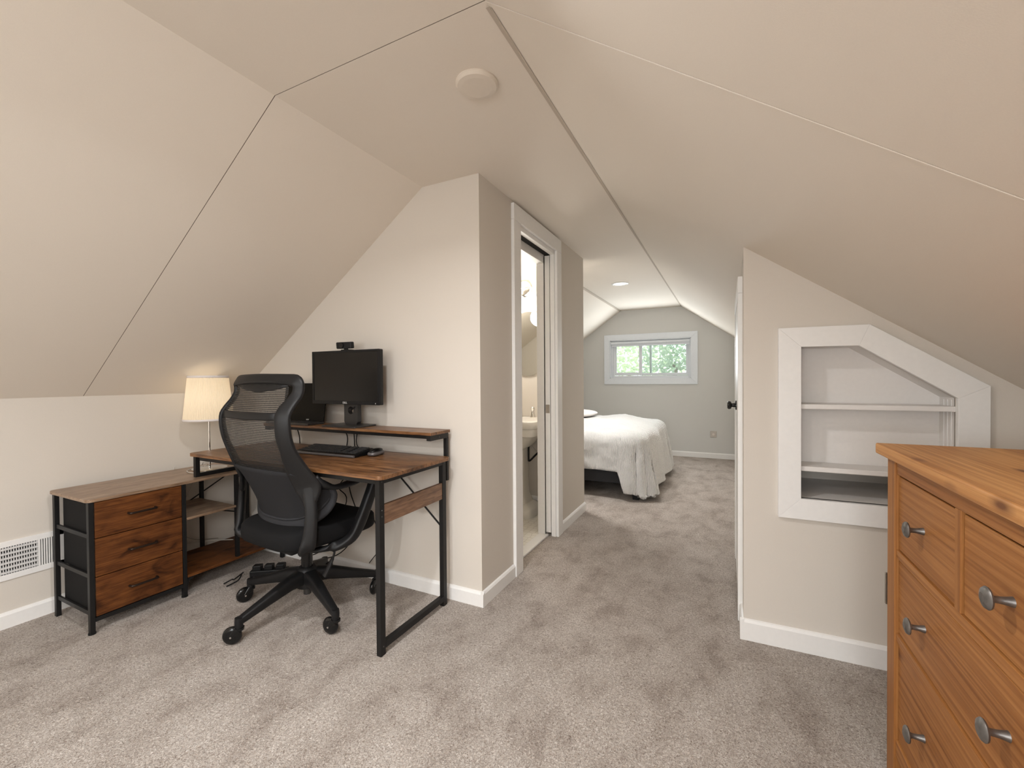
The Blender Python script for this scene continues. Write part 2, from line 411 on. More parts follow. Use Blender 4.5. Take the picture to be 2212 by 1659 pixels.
def text(name, body, mat, size, M, parent):
    cu = bpy.data.curves.new(name, 'FONT'); cu.body = body; cu.size = size; cu.extrude = 0.0004; cu.align_x = 'CENTER'; cu.align_y = 'CENTER'
    tmp = bpy.data.objects.new('tmp', cu); col.objects.link(tmp)
    dg = bpy.context.evaluated_depsgraph_get(); me = bpy.data.meshes.new_from_object(tmp.evaluated_get(dg))
    bpy.data.objects.remove(tmp); me.transform(M); me.materials.clear(); me.materials.append(MATS[mat])
    o = bpy.data.objects.new(name, me); col.objects.link(o); o.parent = parent
    return o

# ------------------------------------------------------------------ the room shell
XL, XR = -2.946, 0.950          # knee walls
FL, FR, ZC = -1.422, -0.572, 2.12   # flat ceiling strip
YB, YF = -2.5, 6.56
zl = lambda x: ZC - 0.7055 * (FL - x)
zr = lambda x: ZC - 0.7080 * (x - FR)
YW = 1.831                      # wall behind the desk
XD = -1.08                      # bathroom door wall
YE = 3.54                       # end of the bathroom block

struct('floor', MB().box(XL - 0.1, XR + 0.1, YB - 0.1, YF + 0.1, -0.12, 0.0), 'carpet')
struct('floor_bathroom', MB().box(XL, XD - 0.075, YW + 0.1, 3.45, 0.0, 0.006), 'floor_tile')
struct('trim_threshold', MB().box(XD - 0.125, XD - 0.055, 2.285, 2.86, 0.0, 0.012), 'trim_white', bevel=0.003)

def ceil_prof(x0, x1, t=0.0):
    return None
T = 0.08
def ceiling(name, y0l, y0r, y1):
    mb = MB()
    def slab(pa, pb, ya0, yb0):
        (xa, za), (xb, zb) = pa, pb
        mb.poly([(xa, ya0, za), (xb, yb0, zb), (xb, y1, zb), (xa, y1, za), (xa, ya0, za + T), (xb, yb0, zb + T), (xb, y1, zb + T), (xa, y1, za + T)],
                [(3, 2, 1, 0), (4, 5, 6, 7), (0, 1, 5, 4), (1, 2, 6, 5), (2, 3, 7, 6), (3, 0, 4, 7)])
    slab((XL - 0.1, zl(XL - 0.1)), (FL, ZC), y0l, y0l)
    slab((FL, ZC), (FR, ZC), y0l, y0l)
    slab((FR, ZC), (XR + 0.1, zr(XR + 0.1)), y0l, y0r)
    return struct(name, mb, 'ceiling_paint_lit')
ceiling('ceiling', 1.0115, 1.0095, YF + 0.1)
ceiling('ceiling', 1.0085, 1.0085, YB - 0.1)
mb = MB()
for (xa, za), (xb, zb) in (((XL, zl(XL)), (FL, ZC)), ((FL, ZC), (FR, ZC)), ((FR, ZC), (XR, zr(XR)))):
    mb.poly([(xa, 0.98, za + 0.05), (xb, 0.98, zb + 0.05), (xb, 1.04, zb + 0.05), (xa, 1.04, za + 0.05), (xa, 0.98, za + 0.09), (xb, 0.98, zb + 0.09), (xb, 1.04, zb + 0.09), (xa, 1.04, za + 0.09)],
            [(3, 2, 1, 0), (4, 5, 6, 7), (0, 1, 5, 4), (1, 2, 6, 5), (2, 3, 7, 6), (3, 0, 4, 7)])
struct('trim_1', mb, 'tape_strip')  # unseen backing added to keep sky light out of the joint
# dark strip painted as the joint's shade, on left slope and flat strip
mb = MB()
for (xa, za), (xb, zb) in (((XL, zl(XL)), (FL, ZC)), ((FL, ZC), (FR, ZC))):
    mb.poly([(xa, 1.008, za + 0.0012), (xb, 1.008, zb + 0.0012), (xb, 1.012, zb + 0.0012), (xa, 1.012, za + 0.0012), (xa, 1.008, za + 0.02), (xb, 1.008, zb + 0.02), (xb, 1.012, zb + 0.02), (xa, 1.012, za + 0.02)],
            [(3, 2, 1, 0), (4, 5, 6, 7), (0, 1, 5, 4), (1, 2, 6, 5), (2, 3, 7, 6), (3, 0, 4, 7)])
struct('trim_8', mb, 'crack_shade')
# joint strips along the creases between flat ceiling and slopes
def crease(name, x, sgn, y0, y1, wd, slope):
    mb = MB()
    mb.poly([(x - sgn * wd * 0.5, y0, ZC - 0.0015), (x, y0, ZC - 0.0015), (x + sgn * wd * 0.5, y0, ZC - slope * wd * 0.5 - 0.0015),
             (x - sgn * wd * 0.5, y1, ZC - 0.0015), (x, y1, ZC - 0.0015), (x + sgn * wd * 0.5, y1, ZC - slope * wd * 0.5 - 0.0015)],
            [(0, 1, 4, 3), (1, 2, 5, 4)])
    return struct(name, mb, 'tape_strip')
crease('trim_2', FR, 1, 1.03, YF - 0.01, 0.018, 0.708)
crease('trim_3', FL, -1, YE + 0.02, YF - 0.01, 0.03, 0.7055)

mb = MB(); xb = XR
mb.poly([(FR, 1.011, ZC + 0.002), (xb, 1.011, zr(xb) + 0.002), (xb, 1.016, zr(xb) + 0.002), (FR, 1.016, ZC + 0.002), (FR, 1.011, ZC - 0.0014), (xb, 1.011, zr(xb) - 0.0014), (xb, 1.016, zr(xb) - 0.0014), (FR, 1.016, ZC - 0.0014)],
        [(3, 2, 1, 0), (4, 5, 6, 7), (0, 1, 5, 4), (1, 2, 6, 5), (2, 3, 7, 6), (3, 0, 4, 7)])
struct('trim_12', mb, 'ceiling_paint_lit')
struct('wall_left', MB().box(XL - 0.1, XL, YB, YF, 0, 1.05), 'wall_paint')
struct('wall_right', MB().box(XR, XR + 0.1, YB, YF, 0, 1.05), 'wall_paint')
def gable(name, y0, y1, hole, mat):
    hx0, hx1, hz0, hz1 = hole; mb = MB(); d = (0, y1 - y0, 0)
    mb.prism([(XL, y0, 0), (hx0, y0, 0), (hx0, y0, min(ZC, zl(hx0))), (XL, y0, zl(XL))] if hx0 <= FL else
             [(XL, y0, 0), (hx0, y0, 0), (hx0, y0, ZC), (FL, y0, ZC), (XL, y0, zl(XL))], d)
    mb.prism([(hx0, y0, 0), (hx1, y0, 0), (hx1, y0, hz0), (hx0, y0, hz0)], d)
    top = [(hx0, y0, hz1), (hx1, y0, hz1)]
    if hx1 > FR: top += [(hx1, y0, zr(hx1)), (FR, y0, ZC)]
    else: top += [(hx1, y0, ZC)]
    if hx0 < FL: top += [(FL, y0, ZC), (hx0, y0, zl(hx0))]
    else: top += [(hx0, y0, ZC)]
    mb.prism(top, d)
    mb.prism([(hx1, y0, 0), (XR, y0, 0), (XR, y0, zr(XR)), (hx1, y0, zr(hx1))] if hx1 >= FR else
             [(hx1, y0, 0), (XR, y0, 0), (XR, y0, zr(XR)), (FR, y0, ZC), (hx1, y0, ZC)], d)
    return struct(name, mb, mat)
gable('wall_far', YF, YF + 0.14, (-1.585, -0.447, 1.107, 1.676), 'bedroom_paint')
gable('wall_back', YB - 0.14, YB, (-0.90, 0.30, 0.78, 1.50), 'wall_paint')

struct('wall_desk', MB().prism([(XL, YW, 0), (XD, YW, 0), (XD, YW, ZC), (FL, YW, ZC), (XL, YW, zl(XL))], (0, 0.1, 0)), 'wall_paint')
DY0, DY1, DZ = 2.285, 2.868, 2.005      # bathroom door opening
XI = -1.214
mb = MB().box(XI, XD, YW + 0.1, DY0, 0, ZC).box(XI, XD, DY0, DY1, DZ + 0.012, ZC)
mb.box(-1.112, XD, DY1, YE, 0, ZC).box(XI, -1.162, DY1, YE, 0, ZC).box(-1.162, -1.112, YE - 0.02, YE, 0, ZC)
struct('wall_hall', mb, 'wall_paint')
struct('wall_bathroom', MB().prism([(XL, 3.45, 0), (XI, 3.45, 0), (XI, 3.45, ZC), (FL, 3.45, ZC), (XL, 3.45, zl(XL))], (0, 0.09, 0)), 'wall_paint')
# wall with the built-in shelves (turned about 1.4 degrees) and the closet wall behind it
NA = R(1.438); nx0, ny0 = 0.064, 2.089
def nw(x, z, d=0.0):  # a point on the niche wall at world x, height z, depth d behind the face
    return (x - sin(NA) * d, ny0 + (x - nx0) * math.tan(NA) + cos(NA) * d, z)
mb = MB(); dn = V((-sin(NA), cos(NA), 0)) * 0.012
A, B, Cc, D_, E_ = (0.268, 0.626), (0.268, 1.238), (0.455, 1.236), (0.739, 1.037), (0.739, 0.626)
for pl in ([(nx0, 0), (A[0], 0), (A[0], zr(A[0])), (nx0, zr(nx0))], [(A[0], 0), (E_[0], 0), E_, A],
           [B, Cc, (Cc[0], zr(Cc[0])), (B[0], zr(B[0]))], [Cc, D_, (D_[0], zr(D_[0])), (Cc[0], zr(Cc[0]))],
           [(E_[0], 0), (XR, 0), (XR, zr(XR)), (E_[0], zr(E_[0]))]):
    mb.prism([nw(x, z) for x, z in pl], dn)
struct('wall_niche', mb, 'wall_paint')
ya_ = ny0 + 0.0125
struct('wall_closet', MB().poly([(nx0, ya_, 0), (nx0 + 0.05, ya_, 0), (0.15, YF, 0), (0.101, YF, 0),
                                 (nx0, ya_, zr(nx0) + 0.02), (nx0 + 0.05, ya_, zr(nx0 + 0.05) + 0.02), (0.15, YF, zr(0.15) + 0.02), (0.101, YF, zr(0.101) + 0.02)],
                                [(3, 2, 1, 0), (4, 5, 6, 7), (0, 1, 5, 4), (1, 2, 6, 5), (2, 3, 7, 6), (3, 0, 4, 7)]), 'wall_paint')

# baseboards
BH = 0.072
def base(name, a, b, nrm, h=BH, t=0.014):
    a, b, n = V((*a, 0)), V((*b, 0)), V((*nrm, 0)).normalized()
    sec = [(0, 0), (t, 0), (t, h - 0.012), (t * 0.55, h - 0.003), (0, h)]
    mb = MB(); P = [a + n * u + V((0, 0, z)) for u, z in sec]; mb.prism(P, b - a)
    return struct(name, mb, 'trim_white')
base('baseboard_left', (XL, YB), (XL, YW), (1, 0))
base('baseboard_desk', (XL, YW), (XD + 0.0142, YW), (0, -1))
base('baseboard_hall', (XD, YW - 0.0142), (XD, 2.178), (1, 0))
base('baseboard_hall_far', (XD, 2.968), (XD, YE), (1, 0))
base('baseboard_far', (XL, YF), (0.1, YF), (0, -1))
base('baseboard_niche', (nx0 - 0.014, ny0), (XR, ny0 + (XR - nx0) * math.tan(NA)), (sin(NA), -cos(NA)), 0.088)
base('baseboard_closet', (nx0, ny0 - 0.014), (nx0 + 0.001, 2.262), (-1, 0), 0.088)
base('baseboard_bathroom', (-2.2, 3.45), (XI, 3.45), (0, -1), 0.10, 0.01)

# ---- bathroom door: casing, jambs, pocket door
def casing_door(name, x, sgn, y0, y1, z1, cw, t, mat='trim_white'):
    mb = MB(); xa, xb = sorted((x, x + sgn * t))
    mb.box(xa, xb, y0 - cw, y0, 0, z1).box(xa, xb, y1, y1 + cw, 0, z1).box(xa, xb, y0 - cw, y1 + cw, z1, z1 + cw)
    return struct(name, mb, mat, bevel=0.003)
casing_door('trim_4', XD, 1, 2.272, 2.862, 2.01, 0.092, 0.02)
mb = MB().box(XI - 0.002, XD, DY0 - 0.02, DY0 + 0.004, 0, 2.0)                       # near jamb
mb.box(-1.112, XD, DY1 - 0.012, DY1 + 0.012, 0, 2.0).box(XI - 0.002, -1.162, DY1 - 0.012, DY1 + 0.012, 0, 1.985)   # split far jamb
mb.box(-1.112, XD, DY0, DY1, 1.985, 2.017).box(XI - 0.002, -1.162, DY0, DY1, 1.935, 2.017)
struct('trim_5', mb, 'trim_white', bevel=0.002)
struct('trim_6', MB().box(-1.158, -1.116, DY0, DY1, 1.99, 2.01), 'dark_void')
pd = struct('door_1', MB().box(-1.156, -1.119, DY1 - 0.004, YE - 0.03, 0.022, 1.985), 'trim_white', bevel=0.002)
lt = MB().box(-1.152, -1.123, DY1 - 0.0065, DY1 + 0.02, 0.872, 0.932).build('latch', 'nickel', pd); lt['label'] = 'satin nickel edge pull'

# ---- closet door on the right
casing_door('trim_7', nx0 + 0.002, -1, 2.30, 2.98, 1.50, 0.075, 0.021)
d2 = struct('door_2', MB().box(0.049, 0.066, 2.302, 2.978, 0.012, 1.498), 'trim_white', bevel=0.002)
kn = MB().disc([(0.026, 0.0), (0.026, -0.006), (0.012, -0.010), (0.010, -0.024), (0.019, -0.027), (0.0225, -0.032), (0.0225, -0.041), (0.018, -0.046)], (0.049, 2.70, 0.962), 'x', 24).build('door_knob', 'gloss_black', d2, smooth=True)
kn['label'] = 'round black door knob'

# ---- built-in shelves
n0 = nw(0.268, 0)
sh = thing('built_in_shelf', 'white built-in shelves with a slanted frame recessed in the beige wall', 'shelf', (0.5, 2.10, 0.55))
def place(o):
    o.matrix_parent_inverse = sh.matrix_basis.inverted() if False else Matrix.Translation(-V(sh.location)); return o
def cas(o_pts, i_pts, name):
    mb = MB(); n_ = len(o_pts)
    for k in range(n_):
        a, b = o_pts[k], o_pts[(k + 1) % n_]; c, d = i_pts[(k + 1) % n_], i_pts[k]
        g = 0.0006
        mb.prism([nw(*q, -0.019) for q in (a, b, c, d)], -V((sin(NA), -cos(NA), 0)) * 0.019)
    return mb
O_ = [(0.189, 0.5425), (0.189, 1.3165), (0.487, 1.316), (0.823, 1.081), (0.823, 0.5425)]
I_ = [A, B, Cc, D_, E_]
for k, nm_ in enumerate(('left', 'top', 'slanted', 'right', 'bottom')):
    a, b = O_[k], O_[(k + 1) % 5]; c, d = I_[(k + 1) % 5], I_[k]
    place(MB().prism([nw(*q, -0.019) for q in (a, b, c, d)], V((-sin(NA), cos(NA), 0)) * 0.019).build('frame_board', 'trim_white', sh, bevel=0.0012))
ND = 0.125     # depth of the upper recess
mb = MB()
zc_ = lambda q, d: nw(q[0], q[1], d)
zs1 = 0.742
def liner(pts, d):
    mb = MB(); n_ = len(pts); c = (sum(p[0] for p in pts) / n_, sum(p[1] for p in pts) / n_)
    for k in range(n_ - 1):
        a, b = pts[k], pts[k + 1]
        # board outside the opening
        ex = lambda p: (p[0] + (p[0] - c[0]) * 0.05, p[1] + (p[1] - c[1]) * 0.05)
        mb.prism([nw(*q, 0.004) for q in (a, b, ex(b), ex(a))], V((-sin(NA), cos(NA), 0)) * d)
    return mb
place(liner([(0.268, 0.60), B, Cc, D_, (0.739, 0.60)], ND).build('side_lining', 'shelf_white', sh))
bk = MB().prism([nw(*q, ND) for q in ((0.262, 0.745), (0.262, 1.26), (0.46, 1.26), (0.76, 1.045), (0.76, 0.745))], V((-sin(NA), cos(NA), 0)) * 0.01)
place(bk.build('back_panel', 'shelf_white', sh))
def shelf(z, d, t=0.02):
    return place(MB().prism([nw(0.262, z, 0.0), nw(0.745, z, 0.0), nw(0.745, z, d), nw(0.262, z, d)], (0, 0, t)).build('shelf_board', 'shelf_white', sh, bevel=0.003))
shelf(0.987, ND); shelf(0.735, ND)
# deeper open space under the lowest shelf, with its grey floor board and a wall further in
place(MB().prism([nw(0.262, 0.606, 0.0), nw(0.745, 0.606, 0.0), nw(0.745, 0.606, 0.42), nw(0.262, 0.606, 0.42)], (0, 0, 0.02)).build('bottom_board', 'shelf_white', sh))
o = MB().prism([nw(0.10, 0.60, 0.42), nw(0.9, 0.60, 0.42), nw(0.9, 0.75, 0.42), nw(0.10, 0.75, 0.42)], V((-sin(NA), cos(NA), 0)) * 0.02); place(o.build('inner_back_wall', 'wall_paint', sh))
o = MB().prism([nw(0.10, 0.745, ND), nw(0.9, 0.745, ND), nw(0.9, 0.745, 0.44), nw(0.10, 0.745, 0.44)], (0, 0, 0.01)); place(o.build('inner_top', 'shelf_white', sh))
o = MB().prism([nw(0.262, 0.60, 0.30), nw(0.285, 0.60, 0.30), nw(0.285, 0.735, 0.30), nw(0.262, 0.735, 0.30)], V((0, 0.12, 0)))
o.prism([nw(0.285, 0.70, 0.24), nw(0.315, 0.70, 0.24), nw(0.315, 0.735, 0.24), nw(0.285, 0.735, 0.24)], V((0, 0.06, 0))); place(o.build('bracket', 'dark_grey_plastic', sh))
o = MB()
for d in (0.03, 0.058, 0.086): o.prism([nw(0.7375, 0.627, d), nw(0.7375, 1.03, d), nw(0.7375, 1.03, d + 0.005), nw(0.7375, 0.627, d + 0.005)], (0.004, 0, 0))
place(o.build('shelf_standard', 'trim_white', sh))
struct('wall_niche_side', MB().box(0.085, 0.12, 2.11, 2.55, 0.55, 0.8), 'wall_paint')

# ---- windows
def window(name, y, sgn, hole, cw, parts):
    """sgn: +1 room is on the -y side"""
    x0, x1, z0, z1 = hole
    t = bpy.data.objects.new(name, None); col.objects.link(t); t.location = ((x0 + x1) / 2, y, z0); t['kind'] = 'structure'
    off = Matrix.Translation(-V(t.location))
    def P(o): o.matrix_parent_inverse = off; return o
    ya, yb = y - sgn * 0.018, y
    for pl in ([(x0 - cw, z0 - cw), (x1 + cw, z0 - cw), (x1, z0), (x0, z0)], [(x1 + cw, z0 - cw), (x1 + cw, z1 + cw), (x1, z1), (x1, z0)],
               [(x1 + cw, z1 + cw), (x0 - cw, z1 + cw), (x0, z1), (x1, z1)], [(x0 - cw, z1 + cw), (x0 - cw, z0 - cw), (x0, z0), (x0, z1)]):
        P(MB().prism([(x, ya, z) for x, z in pl], (0, yb - ya, 0)).build('casing', 'window_white_daylit', t, bevel=0.0015))
    d = 0.13 * sgn; e = 0.012
    mb = MB()
    for bx in ((x0, x0 + e, z0, z1), (x1 - e, x1, z0, z1), (x0, x1, z0, z0 + e), (x0, x1, z1 - e, z1)):
        mb.box(bx[0], bx[1], min(y - 0.002 * sgn, y + d), max(y - 0.002 * sgn, y + d), bx[2], bx[3])
    P(mb.build('reveal', 'window_white_daylit', t))
    for kind, bx0, bx1, bz0, bz1, dy, th in parts:
        ys = sorted((y + sgn * dy, y + sgn * (dy + th)))
        P(MB().box(bx0, bx1, ys[0], ys[1], bz0, bz1).build(kind, 'window_glass' if kind == 'pane' else 'window_white_daylit', t, bevel=0.002 if kind != 'pane' else 0))
    return t
W0 = (-1.585, -0.447, 1.107, 1.676)
sash = []
def frame(x0, x1, z0, z1, fw, dy, th):
    return [('sash', x0, x0 + fw, z0, z1, dy, th), ('sash', x1 - fw, x1, z0, z1, dy, th), ('sash', x0 + fw, x1 - fw, z0, z0 + fw, dy, th), ('sash', x0 + fw, x1 - fw, z1 - fw, z1, dy, th)]
pr_ = frame(-1.575, -0.455, 1.117, 1.668, 0.03, 0.045, 0.06)
pr_ += frame(-1.545, -1.125, 1.15, 1.64, 0.045, 0.06, 0.022) + frame(-1.165, -0.485, 1.15, 1.64, 0.035, 0.085, 0.02) + [('sash', -1.023, -0.990, 1.18, 1.61, 0.10, 0.012)]
pr_ += [('pane', -1.50, -1.168, 1.192, 1.6, 0.068, 0.004), ('pane', -1.13, -0.515, 1.18, 1.61, 0.093, 0.004)]
window('window_1', YF, 1, W0, 0.086, pr_)
W2 = (-0.90, 0.30, 0.78, 1.50)
window('window_added_gable', YB, -1, W2, 0.07, frame(-0.89, -0.30, 0.79, 1.49, 0.04, 0.07, 0.03) + frame(-0.30, 0.29, 0.79, 1.49, 0.04, 0.07, 0.03) + [('pane', -0.86, 0.26, 0.82, 1.46, 0.08, 0.004)])  # added unseen window that houses the gable fill lamp
# unseen skylight added on the right slope for its fill light
t3 = bpy.data.objects.new('window_added_skylight', None); col.objects.link(t3); t3['kind'] = 'structure'
t3.location = (0.25, -1.0, zr(0.25)); t3.rotation_euler = (0, SLOPE, 0)
for a in ((-0.36, 0.36, -0.55, -0.46), (-0.36, 0.36, 0.46, 0.55), (-0.36, -0.28, -0.46, 0.46), (0.28, 0.36, -0.46, 0.46)):
    MB().box(a[0], a[1], a[2], a[3], -0.022, 0.0).build('casing', 'trim_white', t3, bevel=0.003)
MB().box(-0.28, 0.28, -0.46, 0.46, -0.006, -0.002).build('pane', 'window_glass', t3)
rb = thing('roller_blind', 'white roller blind rolled up at the top of the bedroom window', 'blind', (-1.016, YF + 0.02, 1.60))
MB().disc([(0.026, -0.555), (0.026, 0.555)], (0, 0, 0.035), 'x', 20).build('roller', 'window_white_daylit', rb, smooth=True)
MB().box(-0.55, 0.55, -0.004, 0.0, -0.004, 0.03).box(-0.55, 0.55, -0.008, 0.004, -0.014, -0.002).build('blind_cloth', 'window_white_daylit', rb)

# ------------------------------------------------------------------ outside
def leafy(name, label, c, a, n, mat, trunk, size=0.09):
    t = thing(name, label, 'tree', (c[0], c[1], -3.0), 0, 'trees outside the bedroom window')
    rnd = random.Random(int(c[0] * 100) + n)
    mb = MB()
    for k in range(n):
        u = V((rnd.gauss(0, 1), rnd.gauss(0, 1), rnd.gauss(0, 1))).normalized() * (rnd.random() ** 0.4)
        p = V((u.x * a[0], u.y * a[1], u.z * a[2] + c[2] + 3.0))
        d1 = V((rnd.uniform(-1, 1), rnd.uniform(-1, 1), rnd.uniform(-1, 0.4))).normalized(); d2_ = d1.cross(V((rnd.uniform(-1, 1), rnd.uniform(-1, 1), rnd.uniform(-1, 1)))).normalized()
        s = size * rnd.uniform(0.6, 1.5)
        mb.poly([p, p + d1 * s * 0.5 + d2_ * s * 0.28, p + d1 * s, p + d1 * s * 0.5 - d2_ * s * 0.28], [(0, 1, 2, 3)])
    mb.build('foliage', mat, t)
    MB().tube([(0, 0, 0), (0.05, 0.05, 1.5), (0, 0, 3.0 + c[2])], [0.16, 0.12, 0.05], 8).build('trunk', 'bark', t, smooth=True)
leafy('tree', 'pale sunlit leafy tree seen through the narrow left pane of the bedroom window', (-3.05, 9.6, 1.2), (1.05, 0.8, 1.5), 1500, 'leaf_light', 0.1)
leafy('tree', 'dark leafy tree seen through the wide right pane of the bedroom window', (-1.0, 9.9, 1.4), (0.75, 0.7, 1.3), 1700, 'leaf_dark', 0.1, 0.10)
leafy('tree', 'light green tree between the two panes of the bedroom window', (-2.6, 13.0, 1.3), (1.6, 1.2, 1.8), 2400, 'leaf_light', 0.1, 0.13)
struct('ground', MB().box(-30, 30, 6.9, 60, -3.1, -3.0), 'leaf_dark')

# ------------------------------------------------------------------ wall and ceiling fixtures
tag(MB().disc([(0.0715, 0.0), (0.072, -0.006), (0.066, -0.014), (0.05, -0.0165)], (-0.757, 1.277, ZC), 'z', 48).build('ceiling_cover_plate', 'fixture_white', smooth=True),
    'flat round cream cover plate on the flat ceiling in front of the bathroom door', 'cover plate')
# ceiling light discs: first read from cast shadows, second added unseen as fill
for k, (x, y, e) in enumerate(((-0.84, 0.62, 12), (-1.0, -1.25, 30))):
    struct('trim_%d' % (9 + k), MB().disc([(0.088, 0.0), (0.088, -0.005), (0.072, -0.008), (0.0, -0.004)], (x, y, ZC), 'z', 40), 'led', smooth=True)  # a glowing light disc, not a trim board
    lamp('office_and_fill_glow', 'AREA', (x, y, ZC - 0.014), e, (0.985, 0.99, 1.0), (0, 0, 0), shape='DISK', size=0.10, spread=R(155))
dl = thing('recessed_light', 'small bright recessed light in the ceiling above the bed', 'ceiling light', (-1.018, 4.66, ZC))
MB().disc([(0.088, 0.0), (0.088, -0.005), (0.072, -0.008), (0.064, -0.003)], (0, 0, 0), 'z', 40).build('ring', 'trim_white', dl, smooth=True)
MB().disc([(0.064, -0.0035), (0.05, -0.0045)], (0, 0, 0), 'z', 40).build('lens', 'led', dl)
# added fill light, unseen behind the corner of the hall wall
struct('trim_11', MB().disc([(0.088, 0.0), (0.088, -0.005), (0.072, -0.008), (0.0, -0.004)], (-1.31, 3.70, ZC), 'z', 40), 'led', smooth=True)
lamp('bedroom_fill_glow', 'AREA', (-1.31, 3.72, ZC - 0.014), 9.0, (1.0, 0.985, 0.96), (0, 0, 0), shape='DISK', size=0.14, spread=R(125))
lamp('recessed_light_glow', 'AREA', (-1.018, 4.66, ZC - 0.012), 5.6, (1.0, 0.98, 0.96), (0, 0, 0), shape='DISK', size=0.12, spread=R(130))

vt = thing('floor_register', 'long white metal heating register low on the left wall', 'vent', (XL, 0.62, 0.3))
y0, y1, z0, z1 = -0.32, 0.305, -0.083, 0.094
MB().box(0, 0.008, y0, y1, z0, z0 + 0.026).box(0, 0.008, y0, y1, z1 - 0.026, z1).box(0, 0.008, y0, y0 + 0.022, z0, z1).box(0, 0.008, y1 - 0.022, y1, z0, z1).box(0, 0.0079, 0.215, 0.223, z0 + 0.026, z1 - 0.026).box(0, 0.0079, -0.238, -0.23, z0 + 0.026, z1 - 0.026).build('vent_frame', 'trim_white', vt, bevel=0.001)
MB().box(0.0, 0.001, y0 + 0.01, y1 - 0.01, z0 + 0.01, z1 - 0.01).build('vent_back', 'dark_void', vt)
mb = MB(); k = -0.23
while k < 0.215: mb.box(0.003, 0.007, k, k + 0.0034, z0 + 0.024, z1 - 0.024); k += 0.0083
for q in range(6): mb.bar((0.0045, -0.23, z0 + 0.036 + q * 0.0213), (0.0045, 0.215, z0 + 0.036 + q * 0.0213), 0.014, 0.0015, (0.75, 0, 1))
mb.build('grille', 'vent_grey', vt)
for u in (0.226, -0.302):
    mb = MB()
    for k in range(8): mb.box(0.002, 0.0075, u + k * 0.0083, u + 0.0045 + k * 0.0083, z0 + 0.024, z1 - 0.024)
    mb.build('louver', 'trim_white', vt)

ot = thing('wall_outlet', 'square nickel outlet plate on the far bedroom wall', 'outlet', (-0.165, YF, 0.331))
MB().box(-0.039, 0.039, -0.006, 0, -0.043, 0.043).build('cover_plate', 'nickel', ot, bevel=0.003)
MB().disc([(0.017, -0.006), (0.017, -0.009)], (0, 0, 0.0), 'y', 20).build('socket', 'cord_white', ot)
o2 = thing('wall_outlet', 'nickel outlet plate on the wall below the built-in shelves beside the pine dresser', 'outlet', nw(0.570, 0.312, 0))
o2.rotation_euler = (0, 0, NA)
MB().box(-0.031, 0.045, -0.008, 0, -0.060, 0.060).build('cover_plate', 'nickel', o2, bevel=0.002)
MB().box(-0.012, 0.024, -0.010, -0.007, -0.035, 0.035).build('socket', 'dark_grey_plastic', o2)

# ------------------------------------------------------------------ pine dresser
ZT = 0.93; DX = 0.378; DYF = 1.559; DLEN = 1.545; DW = 0.48
dr = thing('pine_dresser', 'long pine dresser with round pewter knobs in front of the built-in shelves', 'dresser', (DX, DYF, 0))
# local: x into the wall, y runs toward the camera as negative
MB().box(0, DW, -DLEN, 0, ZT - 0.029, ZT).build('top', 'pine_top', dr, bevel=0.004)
fx = 0.020     # front plane of stiles
yE = -0.030    # far end of body
MB().box(fx, fx + 0.05, yE - 0.056, yE, 0, ZT - 0.029).build('post', 'pine_z', dr, bevel=0.002)
MB().box(fx, fx + 0.05, -DLEN + 0.03, -DLEN + 0.086, 0, ZT - 0.029).build('post', 'pine_z', dr, bevel=0.002)
MB().box(DW - 0.07, DW - 0.02, yE - 0.056, yE, 0, ZT - 0.029).build('post', 'pine_z', dr, bevel=0.002)
MB().box(DW - 0.07, DW - 0.02, -DLEN + 0.03, -DLEN + 0.086, 0, ZT - 0.029).build('post', 'pine_z', dr, bevel=0.002)
MB().box(fx + 0.03, DW - 0.03, yE - 0.03, yE - 0.012, 0.10, ZT - 0.029).build('side_panel', 'pine_z', dr)
MB().box(fx + 0.03, DW - 0.03, -DLEN + 0.042, -DLEN + 0.06, 0.10, ZT - 0.029).build('side_panel', 'pine_z', dr)
MB().box(DW - 0.04, DW - 0.03, -DLEN + 0.05, yE - 0.02, 0.10, ZT - 0.029).build('back_panel', 'pine_z', dr)
yl = yE - 0.056; yr = -DLEN + 0.086; ymid = (yl + yr) / 2; yc0, yc1 = ymid + 0.012, ymid - 0.012
rails = [(ZT - 0.029, 0.860), (0.660, 0.638), (0.438, 0.416), (0.152, 0.106)]
for a, b in rails: MB().box(fx + 0.004, fx + 0.03, yr, yl, b, a).build('rail', 'pine_y', dr, bevel=0.0015)
MB().box(fx + 0.004, fx + 0.03, yc1, yc0, 0.13, 0.87).build('divider', 'pine_z', dr, bevel=0.0015)
def knob(parent, y, z):
    MB().disc([(0.0085, fx + 0.008), (0.0075, fx + 0.004), (0.006, fx - 0.004), (0.0055, fx - 0.014), (0.008, fx - 0.018), (0.0175, fx - 0.020), (0.0185, fx - 0.0225), (0.016, fx - 0.026), (0.008, fx - 0.029)], (0, y, z), 'x', 24).build('knob', 'pewter', parent, smooth=True)
def drawer(ya, yb, za, zb, ks):
    g = 0.0035
    d = MB().box(fx + 0.008, fx + 0.026, yb + g, ya - g, zb + 0.002, za - 0.006).build('drawer', 'pine_y', dr, bevel=0.002)
    for y in ks: knob(d, y, (za + zb) / 2)
for h0, h1 in ((yl, yc0), (yc1, yr)):
    wd = (h0 - h1); hm = (h0 + h1) / 2
    MB().box(fx + 0.004, fx + 0.03, hm - 0.012, hm + 0.012, 0.66, 0.86).build('divider', 'pine_z', dr, bevel=0.0015)
    drawer(h0, hm + 0.012, 0.860, 0.660, [(h0 + hm + 0.012) / 2]); drawer(hm - 0.012, h1, 0.860, 0.660, [(h1 + hm - 0.012) / 2])
    kk = [h0 - wd * 0.255, h1 + wd * 0.255]
    drawer(h0, h1, 0.638, 0.438, kk); drawer(h0, h1, 0.416, 0.152, kk)
